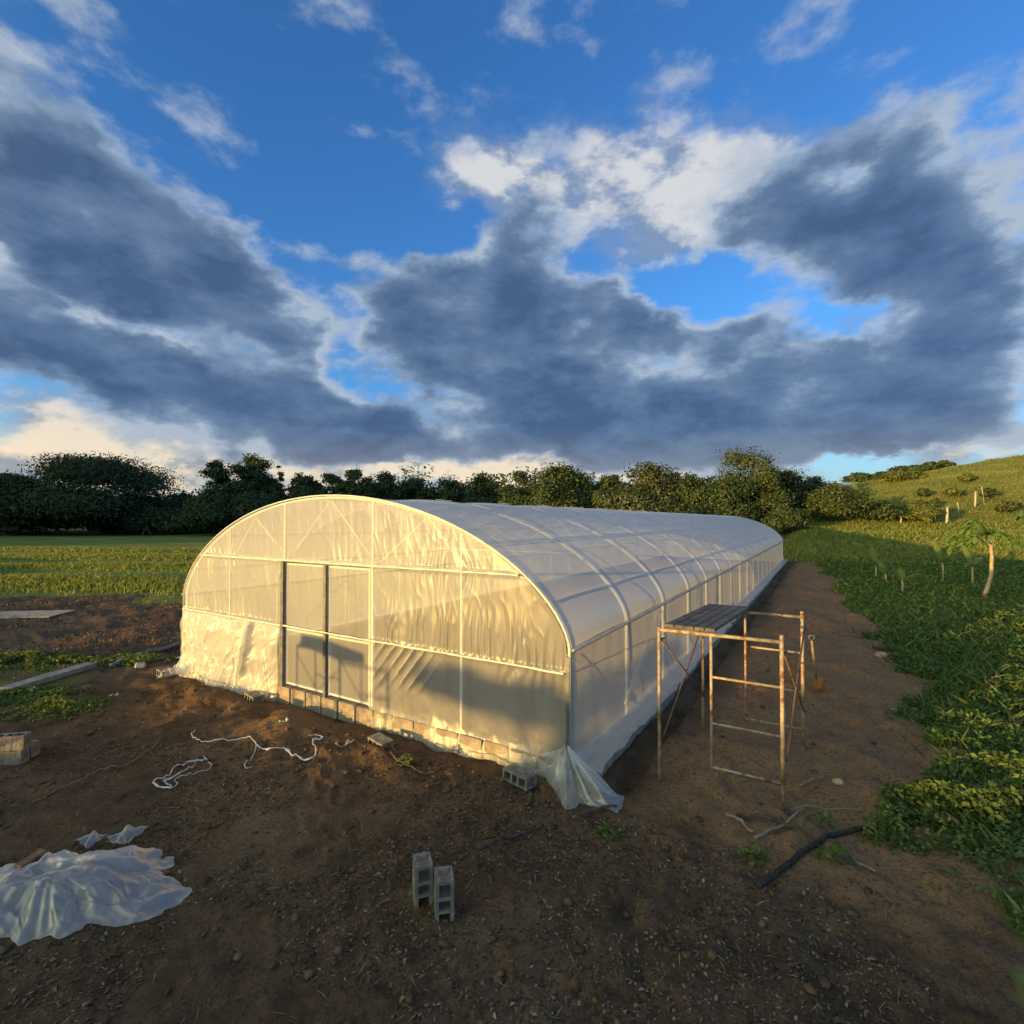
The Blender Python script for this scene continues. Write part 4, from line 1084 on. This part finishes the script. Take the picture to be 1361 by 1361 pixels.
# right lawn of small broad leaves
def lawn(x, y):
    u, v = to_gh(x, y)
    return inview(x, y) & (u > GW + 2) & (soil_mask(x, y) < .5) & (v < 43)
XY = np.concatenate([pick(260000, 3, 18, 4, 18, lawn), pick(260000, 9, 44, 14, 44, lawn)])
XY = XY[rng.random(len(XY)) < np.clip(14 / np.hypot(XY[:, 0], XY[:, 1]), .3, 1)][:190000]
d_ = np.hypot(XY[:, 0], XY[:, 1])
clump = fbm(XY[:, 0] * 1.1, XY[:, 1] * 1.1, 3.9, 3)
P = np.column_stack([XY, terrain(XY[:, 0], XY[:, 1]) + rng.random(len(XY)) * (.12 + .12 * np.clip(clump, -.6, 1))])
sz = (.024 + .0030 * d_) * rng.uniform(.45, 1.7, len(P)); nr = rng.normal(size=P.shape) * .55 + [0, 0, .85]
k = (rng.random(len(P)) + .55 * fbm(XY[:, 0] * .55, XY[:, 1] * .55, 7.3, 4)) > .62
for sel, mt, lab in ((~k, 'cover_leaf', 'low dark leafy ground cover right of the dirt lane'), (k, 'cover_pale', 'paler leaves mixed through the ground cover right of the lane')):
    V, F = leaves_np(P[sel], nr[sel], sz[sel], .6)
    tag(link('ground_cover', mesh_np('ground_cover', V, F, MATS[mt])), lab, 'ground cover', None, 'stuff')
q = rng.random(len(XY)) < .08
scatter_blades('lawn_grass', XY[q] + rng.normal(size=(q.sum(), 2)) * .12, rng.uniform(.08, .30, q.sum()), .004 + .0009 * d_[q], 'lawn_blade', 'thin grass blades standing through the ground cover at right', .45)
# bank and hill grass
XY = pick(200000, 12, 90, 36, 84, lambda x, y: inview(x, y) & (to_gh(x, y)[1] > 40.8) & (to_gh(x, y)[0] > -2) & (np.abs(y - 48.6) > .5))
XY = XY[rng.random(len(XY)) < np.clip(1.3 - XY[:, 1] / 75, .2, 1)][:110000]
lo = XY[:, 1] < 52
scatter_blades('bank_grass', XY[lo], rng.uniform(.15, .42, lo.sum()), np.full(lo.sum(), .04), 'grass_blade', 'rough yellow green grass on the bank beyond the lane')
scatter_blades('hill_grass', XY[~lo], rng.uniform(.10, .36, (~lo).sum()), np.full((~lo).sum(), .034), 'hill_grass', 'dry golden grass covering the hill at right')
# weeds
def weed_patch(name, label, cx, cy, rx, ry, n, hgt, size):
    a = rng.uniform(0, 6.28, n); q = rng.random(n) ** .6
    x = cx + np.cos(a) * q * rx; y = cy + np.sin(a) * q * ry
    k = np.clip(1 - q ** 2, .15, 1) * (.45 + .8 * np.clip(fbm(x * 1.6, y * 1.6, 5.5) + .4, 0, 1.2))
    ok = (fbm(x * 2.6, y * 2.6, 2.9, 3) + rng.normal(size=n) * .18) > -.12 + .45 * (q - .5)
    x, y, k = x[ok], y[ok], k[ok]; n = len(x)
    P = np.column_stack([x, y, terrain(x, y) + rng.random(n) ** .7 * hgt * k])
    V, F = leaves_np(P, rng.normal(size=P.shape) * .55 + [0, 0, .8], size * rng.uniform(.5, 1.4, n), .55)
    return V, F
def stuff_patches(name, label, rows, mat):
    Vs, Fs, n0 = [], [], 0
    for r_ in rows:
        V, F = weed_patch(name, label, *r_); Vs.append(V); Fs.append(F + n0); n0 += len(V)
    tag(link(name, mesh_np(name, np.concatenate(Vs), np.concatenate(Fs), MATS[mat])), label, 'weeds', None, 'stuff')
stuff_patches('weeds', 'bright leafy weeds spilling over the dirt at bottom right',
    [(5.2, 5.8, 1.0, .55, 5200, .46, .07), (4.35, 5.45, .7, .45, 1900, .24, .055), (6.0, 6.2, .9, .7, 4200, .55, .075), (3.95, 5.35, .4, .3, 500, .18, .05), (5.3, 4.9, 1.0, .6, 2200, .2, .05), (4.6, 4.5, 1.0, .5, 700, .12, .045)], 'weed_leaf')
stuff_patches('weeds', 'green weeds round the grey timber beam at left',
    [(-9.0, 9.7, 1.1, .5, 2600, .16, .065), (-11.3, 11.8, 1.8, .8, 5200, .30, .08), (-8.0, 9.0, .9, .6, 1800, .14, .06), (-9.7, 8.9, 1.4, .6, 3000, .18, .065), (-9.0, 11.9, 1.6, .5, 2500, .2, .07)], 'weed_leaf')
for i, (px, py, lab) in enumerate(((542, 1020, 'small dark weed tuft on the spoil before the film hem'), (812, 1108, 'small green weed sprout on the dirt before the scaffold'), (995, 1140, 'green sprout on the litter left of the black hose'), (1090, 1095, 'yellowing sprout beside the branches below the scaffold'), (1105, 1140, 'leafy sprout right of the black hose'))):
    c = on(px, py); V, F = weed_patch('', '', c[0], c[1], .16, .12, 70, .2, .07)
    tag(link('weed_tuft', mesh_np('weed_tuft', V, F, MATS['weed_leaf'])), lab, 'weed')
# litter, clods
XY = np.concatenate([pick(60000, -7, 6, 2.6, 7.6, lambda x, y: inview(x, y, 1.15) & (to_gh(x, y)[1] < -.5) & (fbm(x * .9, y * .9, 1.1) > -.35)),
                     pick(5000, 0, 18, 5, 24, lambda x, y: inview(x, y) & (soil_mask(x, y) > .6) & (to_gh(x, y)[0] > GW + .9))])
P = np.column_stack([XY, terrain(XY[:, 0], XY[:, 1]) + .008])
V, F = leaves_np(P, rng.normal(size=P.shape) * .28 + [0, 0, 1], rng.uniform(.014, .050, len(P)) * rng.uniform(.5, 1.2, len(P)), .5)
tag(link('leaf_litter', mesh_np('leaf_litter', V, F, MATS['litter'])), 'dry leaf litter and chips scattered over the foreground dirt', 'leaf litter', None, 'stuff')
XY = np.concatenate([pick(5200, -7, 6, 2.6, 8.2, lambda x, y: inview(x, y, 1.15) & (to_gh(x, y)[1] < -.4)), pick(1800, 0, 18, 5, 24, lambda x, y: inview(x, y) & (soil_mask(x, y) > .5) & (to_gh(x, y)[0] > GW + .9))])
P = np.column_stack([XY, terrain(XY[:, 0], XY[:, 1]) + .010])
V, F = leaves_np(P, rng.normal(size=P.shape) * .16 + [0, 0, 1], rng.uniform(.03, .17, len(P)), .055, .02)
tag(link('straw', mesh_np('straw', V, F, MATS['litter'])), 'bits of straw and twig strewn over the dirt', 'straw', None, 'stuff')
def clods():
    ico = np.array([(0, 0, 1), (.89, 0, .45), (.28, .85, .45), (-.72, .53, .45), (-.72, -.53, .45), (.28, -.85, .45), (.72, .53, -.45), (-.28, .85, -.45), (-.89, 0, -.45), (-.28, -.85, -.45), (.72, -.53, -.45), (0, 0, -1)])
    tri = np.array([(0, 1, 2), (0, 2, 3), (0, 3, 4), (0, 4, 5), (0, 5, 1), (1, 6, 2), (2, 7, 3), (3, 8, 4), (4, 9, 5), (5, 10, 1), (2, 6, 7), (3, 7, 8), (4, 8, 9), (5, 9, 10), (1, 10, 6), (11, 7, 6), (11, 8, 7), (11, 9, 8), (11, 10, 9), (11, 6, 10)])
    XY = np.concatenate([pick(3600, -8, 6, 2.8, 10, lambda x, y: inview(x, y) & (to_gh(x, y)[1] < -.3) & (soil_mask(x, y) > .5)),
                         pick(2600, 0, 22, 5, 34, lambda x, y: inview(x, y) & (soil_mask(x, y) > .6) & (to_gh(x, y)[0] > GW + .8)),
                         pick(3000, -20, -6, 9, 20, lambda x, y: inview(x, y) & (soil_mask(x, y) > .5) & (to_gh(x, y)[0] < -GW - .6))])
    n = len(XY); s = .010 + .036 * rng.random(n) ** 4
    B = ico[None] * s[:, None, None] * rng.uniform(.45, 1.5, (n, 12, 1)) * [1, 1, .6]
    P = np.column_stack([XY, terrain(XY[:, 0], XY[:, 1]) + s * .15])
    V = (B + P[:, None]).reshape(-1, 3); F = (tri[None] + 12 * np.arange(n)[:, None, None]).reshape(-1, 3)
    tag(link('clods', mesh_np('clods', V, F, MATS['clod'])), 'loose clods of earth over the bare dirt', 'clods', None, 'stuff')
clods()

# banana plants
def banana_leaf(L, W, rise, droop, az):
    n = 14; s = np.linspace(0, 1, n)
    c = np.column_stack([s * L * (.5 + .5 * (1 - rise)) , np.zeros(n), rise * L * s - droop * L * s ** 2.4])
    G = np.zeros((n, 5, 3))
    w = W * np.sin(np.pi * np.clip(s * .93 + .04, 0, 1)) ** .6 * np.where(s < .12, s / .12 * .6 + .05, 1)
    for j, k in enumerate((-1, -.5, 0, .5, 1)):
        G[:, j] = c + np.column_stack([np.zeros(n), k * w / 2, -abs(k) * w * .12 + .015 * np.sin(s * 40 + k)])
    ca, sa = math.cos(az), math.sin(az)
    x = G[..., 0] * ca - G[..., 1] * sa; y = G[..., 0] * sa + G[..., 1] * ca
    return np.stack([x, y, G[..., 2]], -1)
def banana(label, px, d, stem, leaves, group='young banana plants', off=0.0):
    p = atd(px, d, off); t = thing('banana_plant', label, 'banana plant', tuple(p), 0, group)
    link('stem', MB().tube([(0, 0, -.05), (.02, 0, stem * .6), (0, .01, stem)], [.05, .04, .03], 8).mesh('stem', MATS['papaya_bark'], True), t)
    for (L, W, rise, droop, az) in leaves:
        link('leaf', MB().grid(banana_leaf(L, W, rise, droop, R(az)) + [0, 0, stem - .05]).mesh('leaf', MATS['leaf_banana'], True), t)
banana('young banana plant with one broad pale leaf leaning over the lawn', 1198, 23.5, .55, [(1.7, .5, .75, .75, -20), (1.2, .3, 1.0, .15, 130), (1.0, .28, .9, .3, 60)])
banana('thin banana plant standing left in the shaded lawn', 1163, 29, .8, [(1.5, .36, .85, .3, 160), (1.6, .36, .6, .5, -10), (1.2, .3, 1, .1, 70), (1.3, .34, .6, .6, -110)])
banana('small drooping banana plant right of the thin one', 1176, 27.5, .45, [(1.5, .4, .7, .6, -40), (1.3, .36, .8, .5, 190), (1.2, .3, .9, .3, 80)])
banana('slim banana plant with spread leaves left of the papaya', 1252, 27, 1.0, [(1.6, .36, .8, .35, 160), (1.6, .36, .75, .4, 10), (1.4, .32, 1.0, .1, 80), (1.3, .34, .7, .5, -100), (1.2, .3, .9, .3, -50)])
banana('leafy banana plant next to the papaya trunk', 1291, 25.5, .95, [(1.5, .35, .7, .3, 160), (1.4, .35, .7, .4, 20), (1.3, .3, 1.0, .15, 80), (1.2, .35, .5, .5, -70), (1.1, .3, .5, .5, -150)])
banana('lit banana clump beside the golden shrub on the bank', 1143, 57, 1.9, [(3.6, .8, .9, .25, 150), (3.4, .8, .7, .4, 20), (3.2, .7, 1.0, .2, 80), (3.0, .8, .5, .5, -60), (3.0, .8, .6, .5, -120), (3.0, .8, .75, .4, 190)], group='banana clump on the bank')
# papaya
def papaya():
    p = on(1304, 797); d = p[1]
    t = thing('papaya_tree', 'papaya tree with bare curved trunk and leafy top at the right edge', 'tree', tuple(p))
    top = np.array([.35, 0, 2.65])
    link('trunk', MB().tube([(0, 0, -.1), (.22, 0, .45), (.38, 0, 1.0), (.42, 0, 1.7), top], [.085, .075, .07, .065, .05], 10).mesh('trunk', MATS['papaya_bark'], True), t)
    r = np.random.default_rng(3)
    for i in range(16):
        az = r.uniform(0, 6.28) if i > 6 else r.uniform(2.3, 4.1); rise = r.uniform(-.25, 1.0)
        L = r.uniform(.7, 1.35)
        dirv = np.array([math.cos(az), math.sin(az), rise]); e = top + dirv * L + [0, 0, -.08]
        lf_ = link('leaf', None if False else MB().tube([top, top * .5 + e * .5 + [0, 0, .1], e], [.02, .015, .011], 5).mesh('leaf', MATS['leaf_papaya'], True), t)
        Vs = []; Fs = []; n0 = 0
        for k in range(8):
            b = (k - 3.5) / 3.5 * 2.4 + az; l = r.uniform(.5, .68) * (1 - .3 * abs(k - 3.5) / 3.5); dr = r.uniform(.3, .95)
            u = np.array([math.cos(b), math.sin(b), -dr]); s = np.array([-math.sin(b), math.cos(b), 0])
            for (f0, f1, wd) in ((0, 1, .075),):
                V = [e, e + u * l * .35 + s * wd * .6, e + u * l * .6 + s * wd * 1.1 + [0, 0, -.03], e + u * l, e + u * l * .6 - s * wd * 1.1 + [0, 0, -.03], e + u * l * .35 - s * wd * .6]
            Vs += V; Fs += [(n0, n0 + 1, n0 + 5), (n0 + 1, n0 + 2, n0 + 4, n0 + 5), (n0 + 2, n0 + 3, n0 + 4)]; n0 += 6
        me = bpy.data.meshes.new('blade'); me.from_pydata([tuple(v) for v in Vs], [], Fs); me.update(); me.materials.append(MATS['leaf_papaya'])
        link('blade', me, lf_)
papaya()
# fence posts on the hill
for px, base, top, d, w, lab in ((1258, 687, 667, 52, .24, 'thick white fence post, nearest on the grassy hill'), (1296, 661, 643, 58.5, .20, 'white fence post higher up the hill slope'),
        (1308, 656, 636, 60, .09, 'thin grey fence post near the right edge of the hill'), (1275, 671, 655, 56, .09, 'thin leaning fence post between the two white posts'), (1197, 681, 670, 53.5, .18, 'short pale post in the shaded hollow')):
    p = atd(px, d); h = (base - top) / FPX * d + .25
    tag(link('fence_post', MB().tube([(0, 0, -.3), (.03, 0, h * .6), (.02, .02, h)], [w / 2, w / 2 * .95, w / 2 * .85], 8).mesh('fence_post', MATS['white_paint'], True), None, tuple(p), (0, R(3 if w > .1 else -7), 0)), lab, 'fence post', 'hill fence posts')
# distant house roof between the trees
def house():
    p = atd(1124, 84); z0 = CAMH + (HOR - 641) / FPX * 84
    t = thing('house', 'tiny pale roofed house half hidden behind the hill crest trees', 'house', tuple(p))
    h = z0 - p[2] - .7
    link('wall', MB().box((0, 0, h / 2 - .2), (3.4, 4, h + .4)).mesh('wall', MATS['white_paint']), t)
    link('roof', MB().add([(-2, -2.4, h), (2, -2.4, h), (2, 0, h + .7), (-2, 0, h + .7), (2, 2.4, h), (-2, 2.4, h)], [(0, 1, 2, 3), (3, 2, 4, 5)]).mesh('roof', MATS['bright_roof']), t)
house()

# unseen flat-topped tree added so its crown shades the lower right front film
def shade_tree():
    k = 27.0
    x, y = .15 - LX * k, 6.75 - LY * k
    z0 = gz(x, y); t = thing('tree', 'flat-topped tree standing behind the photographer', 'tree', (x, y, z0))
    pc = np.array([LY, -LX]); zc = .80 + k * TANE - z0
    sh = [(pc[0] * a, pc[1] * a, zc + .03 * math.sin(a * 5), .42, .42, .36 - .06 * (a < -1)) for a in np.arange(-1.25, 2.2, .22)]
    V, F, cc = crown_np(sh, 420, 60, .10, .15, 77)
    link('crown', mesh_np('crown', V, F, MATS['leaf_mid']), t)
    mb = MB(); limbs(mb, np.array([0, 0, -.2]), np.array([.1, 0, zc * .55]), cc[:10], .05, np.random.default_rng(4))
    link('trunk', mb.mesh('trunk', MATS['bark'], True), t)
shade_tree()
